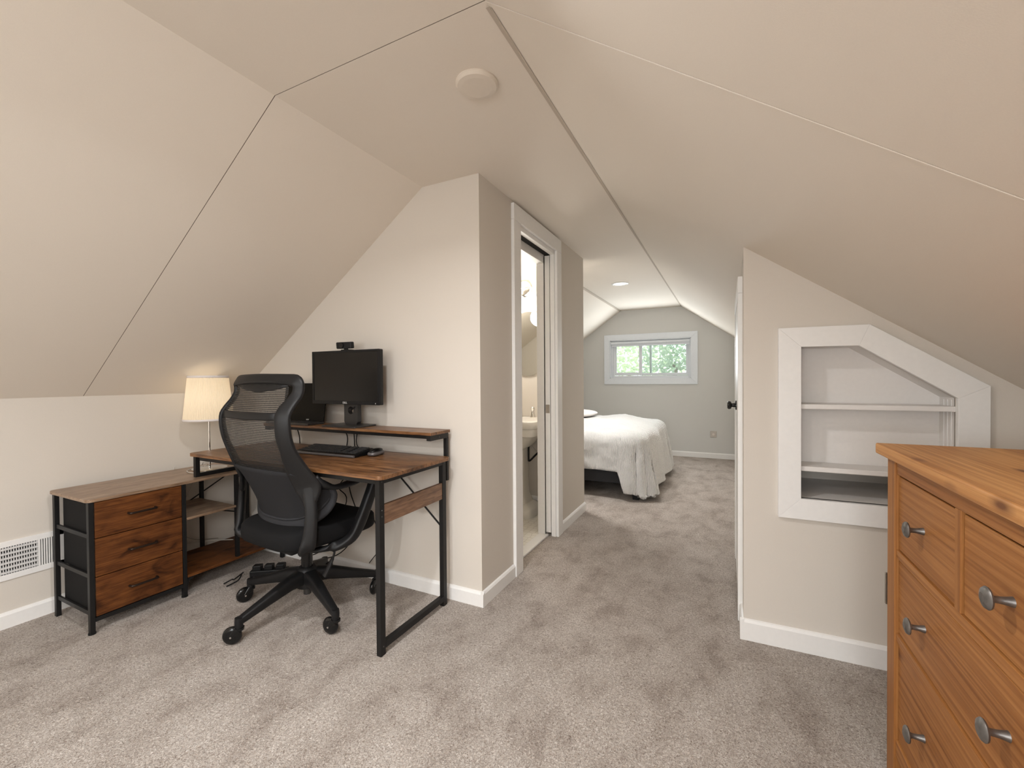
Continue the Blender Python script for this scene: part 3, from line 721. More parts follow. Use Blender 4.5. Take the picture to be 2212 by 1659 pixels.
MB().box(fx + 0.031, DW - 0.06, yr + 0.01, yl - 0.01, 0.12, ZT - 0.03).build('carcass', 'dark_void', dr)

# ------------------------------------------------------------------ corner desk
dx0, dy0 = -1.90, 1.53
dsk = thing('corner_desk', 'rustic brown corner desk with black metal legs, three drawers and a raised shelf', 'desk')
TB = 0.016
def DP(o): return o
BM = 'black_metal'
# main top
p = rrect(-2.560, -1.215, 1.288, 1.772, 0.028, 0.737 - TB); MB().prism(p, (0, 0, TB)).build('tabletop', 'rustic_x', dsk, bevel=0.0015)
# right leg frame: two legs, foot rail, top rails, side panel
LX = -1.247; LW = 0.024
for y in (1.326, 1.758): MB().box(LX - LW, LX, y - 0.014, y + 0.014, 0.0, 0.721).build('leg', BM, dsk, bevel=0.0015)
mb = MB().box(LX - LW, LX, 1.34, 1.744, 0.024, 0.050); mb.build('foot_rail', BM, dsk, bevel=0.0015)
MB().box(LX - 0.022, LX - 0.001, 1.34, 1.744, 0.697, 0.721).build('side_rail', BM, dsk, bevel=0.001)
MB().box(-2.50, LX - LW, 1.314, 1.336, 0.697, 0.721).build('front_rail', BM, dsk, bevel=0.001)
MB().box(-2.50, LX - LW, 1.744, 1.766, 0.697, 0.721).build('back_rail', BM, dsk, bevel=0.001)
MB().box(LX - 0.018, LX - 0.004, 1.340, 1.746, 0.530, 0.609).build('side_panel', 'panel_y', dsk, bevel=0.001)
for y, z in ((1.326, 0.706), (1.326, 0.565), (1.326, 0.59), (1.326, 0.037), (1.758, 0.706)): MB().disc([(0.0035, 0.0), (0.003, 0.0015)], (LX, y, z), 'x', 10).build('bolt', 'dark_grey_plastic', dsk)
MB().disc([(0.004, 0.0), (0.003, 0.0015)], (-1.245 - 0.006, 1.725, 0.839), 'x', 10).build('bolt', 'dark_grey_plastic', dsk)
# brace rods behind
mb = MB().tube([(-1.262, 1.752, 0.36), (-1.92, 1.752, 0.71)], 0.005).tube([(-1.262, 1.756, 0.70), (-1.92, 1.756, 0.36)], 0.0) if False else MB().tube([(-1.262, 1.752, 0.39), (-1.62, 1.752, 0.70)], 0.0045)
mb.build('brace_rod', BM, dsk, smooth=True)
# monitor shelf
SX0, SX1 = -2.47, -1.245
MB().box(SX0, SX1, 1.650, 1.808, 0.852, 0.866).build('monitor_shelf', 'rustic_x', dsk, bevel=0.0012)
MB().box(SX0 + 0.02, SX1 - 0.03, 1.668, 1.688, 0.834, 0.852).build('shelf_rail', BM, dsk)
for x in (SX1 - 0.006, SX0 + 0.03):
    MB().box(x - 0.024, x, 1.655, 1.80, 0.826, 0.852).build('shelf_arm', BM, dsk, bevel=0.001)
    MB().box(x - 0.020, x, 1.786, 1.802, 0.612 if x > -2 else 0.74, 0.830).build('shelf_post', BM, dsk, bevel=0.001)
# return unit along the left wall
RX0, RX1, RY0, RY1 = -2.906, -2.505, 0.862, 1.805; RZ = 0.600
p = rrect(RX0, RX1, RY0, RY1, 0.026, RZ - 0.014); MB().prism(p, (0, 0, 0.014)).build('return_top', 'return_wood_lit', dsk, bevel=0.0015)
ys_ = (0.878, 1.244)
for y in ys_:
    MB().box(-2.532, -2.510, y - 0.009, y + 0.009, 0.0, RZ - 0.014).build('leg', BM, dsk, bevel=0.001)
    MB().box(-2.881, -2.859, y - 0.009, y + 0.009, 0.0, RZ - 0.014).build('leg', BM, dsk, bevel=0.001)
    MB().disc([(0.014, 0.0), (0.014, 0.006)], (-2.521, y, 0.0), 'z', 16).build('foot', 'black_plastic', dsk)
MB().box(-2.532, -2.512, 1.508, 1.526, 0.10, RZ - 0.014).build('leg', BM, dsk, bevel=0.001)
MB().box(-2.881, -2.861, 1.508, 1.526, 0.0, RZ - 0.014).build('leg', BM, dsk, bevel=0.001)
MB().box(-2.532, -2.510, 1.786, 1.804, 0.0, 0.721).build('leg', BM, dsk, bevel=0.001)
MB().box(-2.881, -2.859, 1.786, 1.804, 0.0, RZ - 0.014).build('leg', BM, dsk, bevel=0.001)
for z in (0.432, 0.256, 0.090):
    MB().box(-2.862, -2.530, 0.874, 0.882, z - 0.008, z + 0.010).build('end_rail', BM, dsk)
MB().box(-2.530, -2.512, 0.887, 1.236, 0.052, 0.070).build('bottom_rail', BM, dsk)
MB().box(-2.881, -2.512, 1.236, 1.246, 0.052, 0.070).build('bottom_rail', BM, dsk)
for za, zb in ((0.583, 0.422), (0.418, 0.250), (0.246, 0.074)):
    d = MB().box(-2.524, -2.512, 0.891, 1.233, zb, za).build('drawer', 'drawer_y', dsk, bevel=0.001)
    MB().box(-2.838, -2.525, 0.893, 1.231, zb + 0.006, za - 0.006).build('fabric_bin', 'bin_fabric', d)
    zc2 = zb + (za - zb) * 0.50; c = -2.512
    MB().tube(smooth_path([(c, 1.012, zc2), (c + 0.014, 1.013, zc2), (c + 0.020, 1.022, zc2), (c + 0.021, 1.065, zc2), (c + 0.020, 1.108, zc2), (c + 0.014, 1.117, zc2), (c, 1.118, zc2)], 5), 0.0055, 10).build('handle', 'bronze_metal', d, smooth=True)
MB().box(-2.884, -2.512, 1.255, 1.508, 0.396, 0.408).build('shelf', 'return_wood_lit', dsk, bevel=0.001)
MB().box(-2.866, -2.508, 1.255, 1.785, 0.097, 0.110).build('shelf', 'drawer_y', dsk, bevel=0.001)
MB().prism([(-2.514, 1.255, 0.097), (-2.514, 1.30, 0.097), (-2.514, 1.262, 0.075), (-2.514, 1.255, 0.03)], (-0.004, 0, 0)).build('corner_plate', BM, dsk)
mb = MB().tube([(-2.872, 1.25, 0.30), (-2.872, 1.79, 0.58)], 0.004).tube([(-2.868, 1.25, 0.44), (-2.868, 1.79, 0.24)], 0.004); mb.build('brace_rod', BM, dsk, smooth=True)
# frame that lifts the main top above the return
mb = MB().box(-2.580, -2.558, 1.325, 1.347, RZ, 0.721).box(-2.580, -2.558, 1.345, 1.740, RZ, RZ + 0.020).box(-2.580, -2.558, 1.345, 1.740, 0.703, 0.721).box(-2.580, -2.558, 1.738, 1.76, RZ, 0.721)
mb.build('riser_frame', BM, dsk, bevel=0.001)

# ------------------------------------------------------------------ things on the desk
zS = 0.866
mon = thing('monitor', 'black widescreen computer monitor on the raised desk shelf', 'monitor', (-1.851, 1.725, zS))
MB().box(-0.249, 0.249, -0.028, 0.0, 0.120, 0.412).build('housing', 'black_plastic', mon, bevel=0.004)
mb = MB().box(-0.249, 0.249, -0.031, -0.027, 0.120, 0.139).box(-0.249, 0.249, -0.031, -0.027, 0.400, 0.412).box(-0.249, -0.236, -0.031, -0.027, 0.139, 0.400).box(0.236, 0.249, -0.031, -0.027, 0.139, 0.400)
mb.build('bezel', 'black_plastic', mon, bevel=0.001)
MB().box(-0.236, 0.236, -0.0288, -0.027, 0.139, 0.400).build('screen', 'screen_black', mon)
MB().box(-0.10, 0.10, 0.0, 0.018, 0.17, 0.36).build('back_box', 'black_plastic', mon, bevel=0.006)
# neck with a round cable hole
mb = MB(); NB = 28; hc = (0.0, 0.085); hr = 0.021; hw = 0.050; ring = []
for y in (0.012, 0.040):
    inn = []; outr = []
    for k in range(NB):
        a = 2 * pi * k / NB; inn.append(mb.bm.verts.new((hc[0] + hr * cos(a), y, hc[1] + hr * sin(a))))
        c_, s_ = cos(a), sin(a); q = hw / max(abs(c_), abs(s_)) if True else 0
        outr.append(mb.bm.verts.new((hc[0] + max(-hw, min(hw, q * c_)), y, hc[1] + (max(-hw, min(hw, q * s_)) * (1.55 if s_ < 0 else 0.9)))))
    ring.append((inn, outr))
for k in range(NB):
    j = (k + 1) % NB
    for inn, outr in ring: mb.bm.faces.new((inn[k], inn[j], outr[j], outr[k]))
    mb.bm.faces.new((ring[0][0][k], ring[0][0][j], ring[1][0][j], ring[1][0][k])); mb.bm.faces.new((ring[0][1][k], ring[0][1][j], ring[1][1][j], ring[1][1][k]))
mb.build('stand_neck', 'dark_grey_plastic', mon)
MB().box(-0.05, 0.05, 0.012, 0.040, 0.12, 0.20).build('stand_neck', 'dark_grey_plastic', mon)
p = rrect(-0.125, 0.125, -0.080, 0.078, 0.01, 0.0); MB().prism(p, (0, 0, 0.008)).build('stand_base', 'dark_grey_plastic', mon, bevel=0.002)
MB().tube(smooth_path([(0.0, 0.045, 0.15), (-0.005, 0.03, 0.10), (0.006, 0.008, 0.083), (0.03, 0.012, 0.105), (0.035, 0.045, 0.12)], 5), 0.003, 6).build('cable', 'black_plastic', mon, smooth=True)
text('maker_mark', 'DELL', 'logo_white', 0.015, Matrix.Translation((0.004, -0.0315, 0.129)) @ Matrix.Rotation(R(90), 4, 'X'), mon)
MB().box(0.221, 0.2235, -0.0318, -0.031, 0.126, 0.131).build('power_light', 'logo_white', mon)

wc = thing('webcam', 'small black webcam clipped on top of the monitor', 'webcam', (-1.851, 1.708, zS + 0.412))
MB().box(-0.050, 0.050, -0.016, 0.012, 0.010, 0.046).build('body', 'black_plastic', wc, bevel=0.005, rot=(R(6), 0, R(6)))
MB().disc([(0.013, -0.018), (0.013, -0.024), (0.010, -0.025)], (-0.008, 0, 0.027), 'y', 24).build('lens', 'gloss_black', wc, smooth=True)
MB().box(-0.028, 0.028, -0.008, 0.030, 0.0, 0.005).box(-0.010, 0.010, -0.004, 0.008, 0.0, 0.014).build('clip', 'black_plastic', wc)

lp = thing('laptop', 'open black laptop on the raised shelf left of the monitor', 'laptop', (-2.258, 1.742, zS))
MB().box(-0.180, 0.180, -0.100, 0.012, 0.0, 0.012).build('base', 'dark_grey_plastic', lp, bevel=0.003)
mb = MB()
for r_ in range(4):
    for k in range(14): mb.box(-0.165 + k * 0.0205, -0.148 + k * 0.0205, -0.085 + r_ * 0.019, -0.069 + r_ * 0.019, 0.0118, 0.0132)
mb.build('key_rows', 'key_grey', lp)
scr = MB().box(-0.180, 0.180, -0.004, 0.002, 0.0, 0.224).build('screen', 'laptop_screen', lp, bevel=0.002, rot=(R(-8), 0, 0), loc=(0, 0.010, 0.012))
text('maker_mark', 'acer', 'logo_white', 0.014, Matrix.Translation((0.046, -0.0046, 0.009)) @ Matrix.Rotation(R(90), 4, 'X'), scr)

kbd = thing('keyboard', 'black computer keyboard on the brown desktop below the shelf', 'keyboard', (-1.830, 1.600, 0.7375), R(3))
kw, kd = 0.205, 0.068
MB().prism([(-kw, -kd, 0.0), (-kw, kd, 0.0), (-kw, kd, 0.030), (-kw, -kd + 0.02, 0.016), (-kw, -kd, 0.010)], (2 * kw, 0, 0)).build('case', 'gloss_black', kbd, bevel=0.004)
mb = MB(); cw = 0.0172
for r_ in range(6):
    for k in range(22):
        if k in (15, 18) and r_ != 0: continue
        if r_ == 0 and 4 <= k <= 8: continue
        x = -0.190 + k * cw; y = -0.046 + r_ * 0.0172; z = 0.0165 + (y + 0.046) * 0.155
        mb.box(x + 0.001, x + cw - 0.001, y + 0.001, y + 0.0157, z - 0.002, z + 0.004)
mb.box(-0.190 + 4 * cw, -0.190 + 9 * cw, -0.045, -0.0305, 0.0145, 0.0205)
mb.build('keys', 'key_grey', kbd)
MB().sweep([(-kw, -kd - 0.004, 0.007), (kw, -kd - 0.004, 0.007)], (0.010, 0.012), (0, 1, 0)).build('front_edge', 'silver_plastic', kbd, smooth=True)

ms = thing('mouse', 'grey and black computer mouse on the desk right of the keyboard', 'mouse', (-1.592, 1.655, 0.737), R(12))
MB().blob((0, 0, 0.011), (0.031, 0.053, 0.011), 0.6, 0.8, 28, 10).build('body', 'silver_plastic', ms, smooth='all')
MB().blob((0, 0.002, 0.022), (0.024, 0.047, 0.013), 0.9, 0.9, 28, 10).build('top_shell', 'gloss_black', ms, smooth='all')

# ------------------------------------------------------------------ table lamp
tl = thing('table_lamp', 'lit table lamp with a pleated cream shade on a thin steel pole', 'lamp', (-2.735, 1.492, RZ))
MB().disc([(0.088, 0.0), (0.088, 0.006), (0.080, 0.010), (0.012, 0.013)], (0, 0, 0), 'z', 48).build('base', 'chrome', tl, smooth=True)
MB().tube([(0, 0, 0.01), (0, 0, 0.45)], 0.006, 14).build('pole', 'chrome', tl, smooth=True)
s_ = MB().lathe([(0.126, 0.292), (0.101, 0.546)], (0, 0, 0), 'z', 184, -0.014).build('shade', 'lamp_shade_cloth', tl)
for a, b in (((0.1265, 0.288), (0.1268, 0.300)), ((0.1015, 0.536), (0.1015, 0.549))): MB().lathe([a, b], (0, 0, 0), 'z', 64).build('shade_trim', 'pillow_cotton', tl, solid_=0.002, smooth=True)
MB().blob((0, 0, 0.42), (0.028, 0.028, 0.036), 1, 1, 20, 12).build('bulb', 'led', tl, smooth='all')
mb = MB()
for a in range(3): mb.tube([(0, 0, 0.45), (0.107 * cos(a * 2.09), 0.107 * sin(a * 2.09), 0.45)], 0.0015, 6)
mb.build('shade_ring', 'chrome', tl)
MB().tube(smooth_path([(0.06, -0.02, 0.014), (0.11, -0.06, 0.004), (0.05, -0.12, 0.004), (-0.04, -0.10, 0.004), (-0.09, -0.03, 0.004), (-0.12, 0.05, 0.004)], 5), 0.0025, 6).build('cord', 'cord_white', tl, smooth=True)
lamp('table_lamp_glow', 'POINT', (-2.735, 1.492, RZ + 0.42), 1.0, (1.0, 0.83, 0.62), shadow_soft_size=0.03)

# ------------------------------------------------------------------ cords and power strip
def cord(name, label, pts, mat, r=0.003, group=None):
    o = MB().tube(smooth_path(pts, 6), r, 6).build(name, mat, smooth=True); tag(o, label, 'cord', group); return o
BK = 'black_plastic'
cord('cable', 'black cord hanging from the raised shelf behind the keyboard, nearest the laptop', [(-1.93, 1.76, 0.850), (-1.935, 1.79, 0.79), (-1.95, 1.795, 0.72), (-1.97, 1.81, 0.62), (-1.93, 1.80, 0.48), (-1.87, 1.80, 0.30), (-2.0, 1.79, 0.12), (-2.2, 1.74, 0.05)], BK)
cord('cable', 'black cord under the right half of the desk curving to the floor', [(-1.85, 1.785, 0.850), (-1.855, 1.79, 0.74), (-1.70, 1.80, 0.66), (-1.72, 1.80, 0.56), (-1.80, 1.80, 0.45), (-1.73, 1.80, 0.30), (-1.71, 1.80, 0.20), (-1.78, 1.79, 0.10)], BK, 0.0025)
cord('cable', 'black cord under the desk behind the right chair armrest', [(-1.87, 1.775, 0.850), (-1.88, 1.79, 0.73), (-1.90, 1.80, 0.62), (-2.02, 1.80, 0.50), (-1.96, 1.80, 0.42), (-2.1, 1.79, 0.15), (-2.25, 1.72, 0.06)], BK)
cord('cable', 'black cord behind the desk shelf post seen through the chair mesh', [(-2.36, 1.78, 0.850), (-2.35, 1.80, 0.76), (-2.36, 1.80, 0.6), (-2.40, 1.79, 0.40), (-2.45, 1.72, 0.16)], BK)
cord('cable', 'white cord looping down beside the middle shelf of the desk', [(-2.926, 1.40, 0.610), (-2.926, 1.35, 0.45), (-2.926, 1.34, 0.30), (-2.926, 1.37, 0.19), (-2.92, 1.45, 0.145), (-2.89, 1.58, 0.120), (-2.80, 1.66, 0.113)], 'cord_white', 0.0032)
cord('cable', 'grey cord hanging behind the open shelves of the desk', [(-2.928, 1.56, 0.610), (-2.928, 1.50, 0.50), (-2.928, 1.44, 0.36), (-2.926, 1.43, 0.22), (-2.92, 1.50, 0.15), (-2.89, 1.62, 0.122)], 'nickel', 0.0022)
ps = thing('power_strip', 'black power strip lying on the carpet under the desk corner', 'power strip', (-2.36, 1.60, 0), R(35))
MB().box(-0.10, 0.10, -0.022, 0.022, 0, 0.034).build('housing', 'black_plastic', ps, bevel=0.005)
for k in range(3):
    MB().box(-0.085 + k * 0.062, -0.04 + k * 0.062, -0.02, 0.02, 0.034, 0.062).build('plug', 'black_plastic', ps, bevel=0.004)
pa = thing('power_adapter', 'black power adapter lying on the carpet beside the power strip', 'adapter', (-2.20, 1.735, 0), R(20))
MB().box(-0.055, 0.055, -0.026, 0.026, 0, 0.030).build('housing', 'black_plastic', pa, bevel=0.006)
MB().tube(smooth_path([(0.055, 0, 0.015), (0.09, 0.0, 0.035), (0.07, 0.05, 0.02), (0.0, 0.06, 0.01), (-0.03, 0.045, 0.04)], 5), 0.003, 6).build('cord', BK, pa, smooth=True)
tag(MB().tube(smooth_path([(-2.43, 1.40, 0.004), (-2.41, 1.45, 0.02), (-2.44, 1.49, 0.035), (-2.48, 1.52, 0.02), (-2.46, 1.46, 0.012), (-2.43, 1.43, 0.03), (-2.47, 1.41, 0.006)], 6), 0.0035, 6).build('cable', BK, smooth=True), 'tangled black cord on the carpet under the lowest desk shelf', 'cord')

# ------------------------------------------------------------------ office chair
CX, CY, CA = -1.836, 1.430, R(-4)
ch = thing('office_chair', 'black mesh high-back office chair on five casters pulled up to the desk', 'chair', (CX, CY, 0), CA)
BP = 'black_plastic'
BO = Matrix.Rotation(-CA, 4, 'Z') @ V((-1.852 - CX, 1.450 - CY, 0))      # the base sits a little behind the seat's middle
angs = [R(a) - CA for a in (-91.4, -166.0, -18.6, 54.0, 126.0)]
MB().disc([(0.030, 0.105), (0.048, 0.110), (0.052, 0.17), (0.046, 0.196), (0.036, 0.205)], BO, 'z', 32).build('hub', BP, ch, smooth=True)
MB().disc([(0.026, 0.20), (0.026, 0.335)], BO, 'z', 24).build('gas_lift', 'gloss_black', ch, smooth=True)
MB().disc([(0.018, 0.070), (0.018, 0.11)], BO, 'z', 20).build('lift_foot', 'dark_grey_plastic', ch, smooth=True)
cast_rot = [R(218), R(249), R(191), R(288), R(100)]
for i, a in enumerate(angs):
    d = V((cos(a), sin(a), 0)); sd = V((-sin(a), cos(a), 0)); rt_ = BO + d * 0.330
    pts = [BO + d * 0.02 + V((0, 0, 0.162)), BO + d * 0.10 + V((0, 0, 0.155)), BO + d * 0.21 + V((0, 0, 0.126)), BO + d * 0.312 + V((0, 0, 0.100)), BO + d * 0.335 + V((0, 0, 0.094))]
    lg = MB().sweep(pts, [(0.074, 0.070), (0.064, 0.054), (0.046, 0.044), (0.034, 0.036), (0.028, 0.032)], (0, 0, 1), 16, 0.62)
    lg.sweep([rt_ + V((0, 0, 0.112)), rt_ + V((0, 0, 0.095)), rt_ + V((0, 0, 0.066))], [(0.030, 0.030), (0.033, 0.033), (0.031, 0.031)], sd, 16, 0.85)
    leg = lg.build('leg', BP, ch, smooth=True)
    t = cast_rot[i] - CA; f = V((cos(t), sin(t), 0)); ax = V((-sin(t), cos(t), 0)); c = rt_ + f * 0.026; wz = 0.0385
    mb = MB().sweep([rt_ + V((0, 0, 0.070)), rt_ + V((0, 0, 0.060))], [(0.040, 0.036), (0.040, 0.036)], f, 14, 0.8)
    for s in (-1, 1): mb.sweep([rt_ + ax * 0.016 * s + V((0, 0, 0.066)), rt_ + f * 0.010 + ax * 0.0165 * s + V((0, 0, 0.056)), c + ax * 0.0165 * s + V((0, 0, wz))], [(0.030, 0.005), (0.026, 0.005), (0.016, 0.005)], f, 10, 0.8)
    cs = mb.build('caster', 'gloss_black', ch, smooth=True)
    wl = MB().disc([(0.020, -0.0125), (0.031, -0.0115), (0.0365, -0.006), (0.0385, 0.0), (0.0365, 0.006), (0.031, 0.0115), (0.020, 0.0125)], (0, 0, 0), 'x', 32)
    wo = wl.build('wheel', 'gloss_black', cs, smooth=True, loc=c + V((0, 0, wz)), rot=(0, 0, math.atan2(ax.y, ax.x)))
    MB().disc([(0.004, -0.0205), (0.0045, -0.018), (0.0045, 0.018), (0.004, 0.0205)], (0, 0, 0), 'x', 12).build('axle', 'chrome', cs, smooth=True, loc=c + V((0, 0, wz)), rot=(0, 0, math.atan2(ax.y, ax.x)))
# mechanism and seat
MB().box(-0.09, 0.09, -0.13, 0.11, 0.325, 0.365).build('mechanism', BP, ch, bevel=0.008)
def seat_fn(p):
    z = p.z
    if p.y > 0.12: z -= 0.35 * (p.y - 0.12) ** 1.6
    z += 0.018 * (abs(p.x) / 0.25) ** 2 if z > 0 else 0
    return V((p.x * (1 - 0.10 * max(0, -p.y / 0.24)), p.y, z))
MB().blob((0.004, 0.020, 0.418), (0.246, 0.250, 0.056), 0.55, 0.42, 56, 20, seat_fn).build('seat', 'seat_fabric', ch, smooth='all')
# backrest frame
outer = [(0.281, -0.136, 0.590), (0.300, -0.118, 0.660), (0.281, -0.150, 0.715), (0.266, -0.186, 0.780), (0.259, -0.211, 0.830), (0.258, -0.226, 0.880), (0.259, -0.232, 0.930), (0.257, -0.230, 0.970), (0.253, -0.214, 1.000), (0.252, -0.191, 1.030), (0.256, -0.172, 1.060), (0.258, -0.167, 1.084), (0.257, -0.168, 1.102)]
tw = V((0.80, 0.60, 0))
pts, secs, sides = [], [], []
for x, y, z in outer:
    wd = 0.050 if z < 0.6 else 0.064 + max(0, 0.83 - z) * 0.30 - max(0, min(0.016, (z - 0.99) * 0.3)); pts.append(V((x, y, z)) - tw * wd / 2); secs.append((wd, 0.022)); sides.append(tw)
pts += [V((0.218, -0.184, 1.117)), V((0.165, -0.193, 1.121)), V((0.085, -0.203, 1.124)), V((0.0, -0.207, 1.125))]
secs += [(0.056, 0.028), (0.050, 0.032), (0.046, 0.034), (0.046, 0.034)]
sides += [V((0.45, 0.55, 0.70)), V((0.1, 0.45, 0.9)), V((0, 0.35, 0.94)), V((0, 0.35, 0.94))]
def mir(p): return V((-p.x, p.y, p.z))
pts2 = pts + [mir(p) for p in pts[:-1]][::-1]; secs2 = secs + secs[:-1][::-1]; sides2 = sides + [V((s.x, -s.y, -s.z)) * -1 if False else mir(s) for s in sides[:-1]][::-1]
# refine
def refine(P, S, D, n=3):
    P2 = smooth_path(P, n); S2, D2 = [], []
    for i in range(len(P) - 1):
        for k in range(n):
            t = k / n; S2.append(tuple(S[i][j] * (1 - t) + S[i + 1][j] * t for j in (0, 1))); D2.append(D[i].lerp(D[i + 1], t))
    S2.append(S[-1]); D2.append(D[-1]); return P2, S2, D2
P_, S_, D2_ = refine(pts2, secs2, sides2)
MB().sweep(P_, S_, D2_, 14, 0.62).build('back_frame', BP, ch, smooth='all')
inn = lambda i: (outer[i][0] - 0.05, outer[i][1] - 0.034, outer[i][2])
MB().sweep([(-0.222, -0.250, 0.972), (-0.15, -0.268, 0.968), (0, -0.276, 0.966), (0.15, -0.268, 0.968), (0.222, -0.250, 0.972)], (0.034, 0.016), (0, 0.1, 1), 12, 0.6).build('crossbar', BP, ch, smooth='all')
MB().sweep([(-0.195, -0.196, 1.102), (-0.12, -0.206, 1.094), (0, -0.213, 1.086), (0.12, -0.206, 1.094), (0.195, -0.196, 1.102)], [(0.020, 0.010), (0.034, 0.012), (0.044, 0.012), (0.034, 0.012), (0.020, 0.010)], (0, 0.2, 1), 12, 0.7).build('headrest_lip', BP, ch, smooth='all')
# mesh
lev = [(0.60, 0.222, -0.130), (0.675, 0.215, -0.182), (0.725, 0.213, -0.208), (0.78, 0.209, -0.230), (0.83, 0.209, -0.247), (0.88, 0.210, -0.259), (0.93, 0.211, -0.265), (0.97, 0.209, -0.263), (1.0, 0.205, -0.247), (1.03, 0.204, -0.224), (1.06, 0.204, -0.206), (1.09, 0.20, -0.200), (1.112, 0.19, -0.202)]
def lerp_lev(z, L_=lev):
    for a, b in zip(L_, L_[1:]):
        if z <= b[0]:
            t = max(0, (z - a[0]) / (b[0] - a[0])); return a[1] + (b[1] - a[1]) * t, a[2] + (b[2] - a[2]) * t
    return L_[-1][1:]
def mesh_fn(u, v, z0, z1):
    z = z0 + (z1 - z0) * v; hw_, y = lerp_lev(z); x = (u * 2 - 1) * hw_
    return V((x, y - 0.014 * (1 - (u * 2 - 1) ** 2), z))
MB().grid(lambda u, v: mesh_fn(u, v, 0.724, 1.105), 16, 44).build('mesh_back', 'chair_mesh', ch, smooth='all')
# lumbar panel and hem
def lum(u, v):
    a = u * 2 - 1
    zb = 0.468 + 0.14 * (1 - max(0, 1 - abs(a) ** 3) ** 0.5)
    z = zb + (0.730 - zb) * v
    hw_ = 0.222 + 0.052 * sin(pi * 0.5 * min(1, (1 - v) * 1.7))
    y = -0.128 - 0.084 * v ** 1.3 + 0.085 * abs(a) ** 2.6 * min(1, (1 - v) * 1.5)
    return V((a * hw_, y - 0.014 * (1 - a * a), z))
MB().grid(lambda u, v: lum(0.5 - 0.5 * cos(pi * u), v), 36, 14).build('lumbar_panel', 'lumbar_fabric', ch, smooth='all', solid_=0.012)
hem = [lum(0.0, 0.55 - 0.05 * k) for k in range(11)] + [lum(0.5 - 0.5 * cos(pi * k / 44), 0.0) for k in range(1, 44)] + [lum(1.0, 0.05 * k) for k in range(12)]
hs = []
for k in range(len(hem)):
    tg = (hem[min(k + 1, len(hem) - 1)] - hem[max(k - 1, 0)]).normalized(); hs.append(V((-tg.z, 0, tg.x)))
MB().sweep([V((p.x, p.y - 0.004, p.z + 0.004)) for p in hem], (0.044, 0.024), hs, 12, 0.7).build('hem', 'grey_fabric', ch, smooth='all')
MB().sweep([V((p.x, p.y - 0.012, p.z + 0.028)) for p in hem[14:-14]], (0.010, 0.012), (0, 0, 1), 8, 1).build('seam_piping', 'grey_fabric', ch, smooth='all')
for s in (-1, 1):
    mxx = lambda q: V((q[0] * s, q[1], q[2]))
    # back post
    pp = [mxx(q) for q in ((0.250, -0.158, 0.69), (0.254, -0.154, 0.655), (0.262, -0.151, 0.60), (0.268, -0.152, 0.54), (0.268, -0.156, 0.49), (0.266, -0.161, 0.445), (0.258, -0.166, 0.408), (0.225, -0.156, 0.386), (0.15, -0.10, 0.390))]
    sd_ = [V((0.80 * s, 0.60, 0))] * 2 + [V((0.70 * s, 0.71, 0))] * 4 + [V((0.5 * s, 0.8, 0.2)), V((0, 0.9, 0.3)), V((0, 1, 0))]
    a_, b_, c_ = refine(pp, [(0.058, 0.020), (0.060, 0.022), (0.054, 0.026), (0.050, 0.028), (0.053, 0.030), (0.058, 0.030), (0.064, 0.030), (0.056, 0.028), (0.04, 0.022)], sd_)
    MB().sweep(a_, b_, c_, 14, 0.62).build('back_post', BP, ch, smooth='all')
    # arm loop
    pp = [mxx(q) for q in ((0.270, -0.142, 0.700), (0.284, -0.105, 0.664), (0.290, -0.045, 0.645), (0.292, 0.03, 0.648), (0.292, 0.10, 0.660), (0.290, 0.152, 0.660), (0.288, 0.172, 0.632), (0.286, 0.135, 0.540), (0.284, 0.088, 0.450), (0.278, 0.045, 0.392), (0.25, -0.01, 0.366), (0.19, -0.07, 0.356), (0.10, -0.08, 0.355))]
    sd_ = [V((0.8 * s, 0.6, 0)), V((0.9 * s, 0.2, 0.3)), V((s, 0, 0.1)), V((s, 0, 0)), V((s, 0, 0)), V((s, 0, 0)), V((s, 0, 0)), V((s, 0, 0)), V((s, 0, 0)), V((s, 0.0, 0)), V((0.7 * s, 0.5, 0)), V((0.2 * s, 0.9, 0)), V((0, 1, 0))]
    a_, b_, c_ = refine(pp, [(0.050, 0.020), (0.050, 0.026), (0.052, 0.022), (0.056, 0.022), (0.058, 0.022), (0.054, 0.026), (0.046, 0.044), (0.044, 0.050), (0.044, 0.052), (0.046, 0.044), (0.046, 0.028), (0.05, 0.022), (0.05, 0.02)], sd_, 4)
    MB().sweep(a_, b_, c_, 14, 0.62).build('armrest', BP, ch, smooth='all')
mb = MB().tube(smooth_path([(0.08, 0.03, 0.345), (0.17, 0.02, 0.345), (0.215, 0.00, 0.330), (0.215, -0.01, 0.295)], 5), 0.005, 8)
mb.sweep([(0.215, -0.01, 0.300), (0.208, -0.025, 0.265), (0.195, -0.04, 0.225)], [(0.016, 0.012), (0.024, 0.012), (0.026, 0.012)], (1, 0, 0), 12, 0.8).build('tilt_lever', BP, ch, smooth=True)

# ------------------------------------------------------------------ bed
bd = thing('bed', 'dark grey upholstered bed frame on black legs under the bedroom window', 'bed', (-1.75, 4.80, 0))
bx0, bx1, by0, by1 = -1.03, 0.965, -0.745, 0.745
MB().box(bx0, bx1, by0, by0 + 0.05, 0.128, 0.255).build('side_rail', 'bed_fabric', bd, bevel=0.01)
MB().box(bx0, bx1, by1 - 0.05, by1, 0.128, 0.255).build('side_rail', 'bed_fabric', bd, bevel=0.01)
MB().box(bx1 - 0.05, bx1, by0, by1, 0.128, 0.255).build('foot_rail', 'bed_fabric', bd, bevel=0.01)
MB().box(bx0 - 0.06, bx0, by0 - 0.02, by1 + 0.02, 0.0, 1.0).build('headboard', 'bed_fabric', bd, bevel=0.02)
MB().box(bx0, bx1 - 0.05, by0 + 0.05, by1 - 0.05, 0.16, 0.22).build('slat_base', 'bed_fabric', bd)
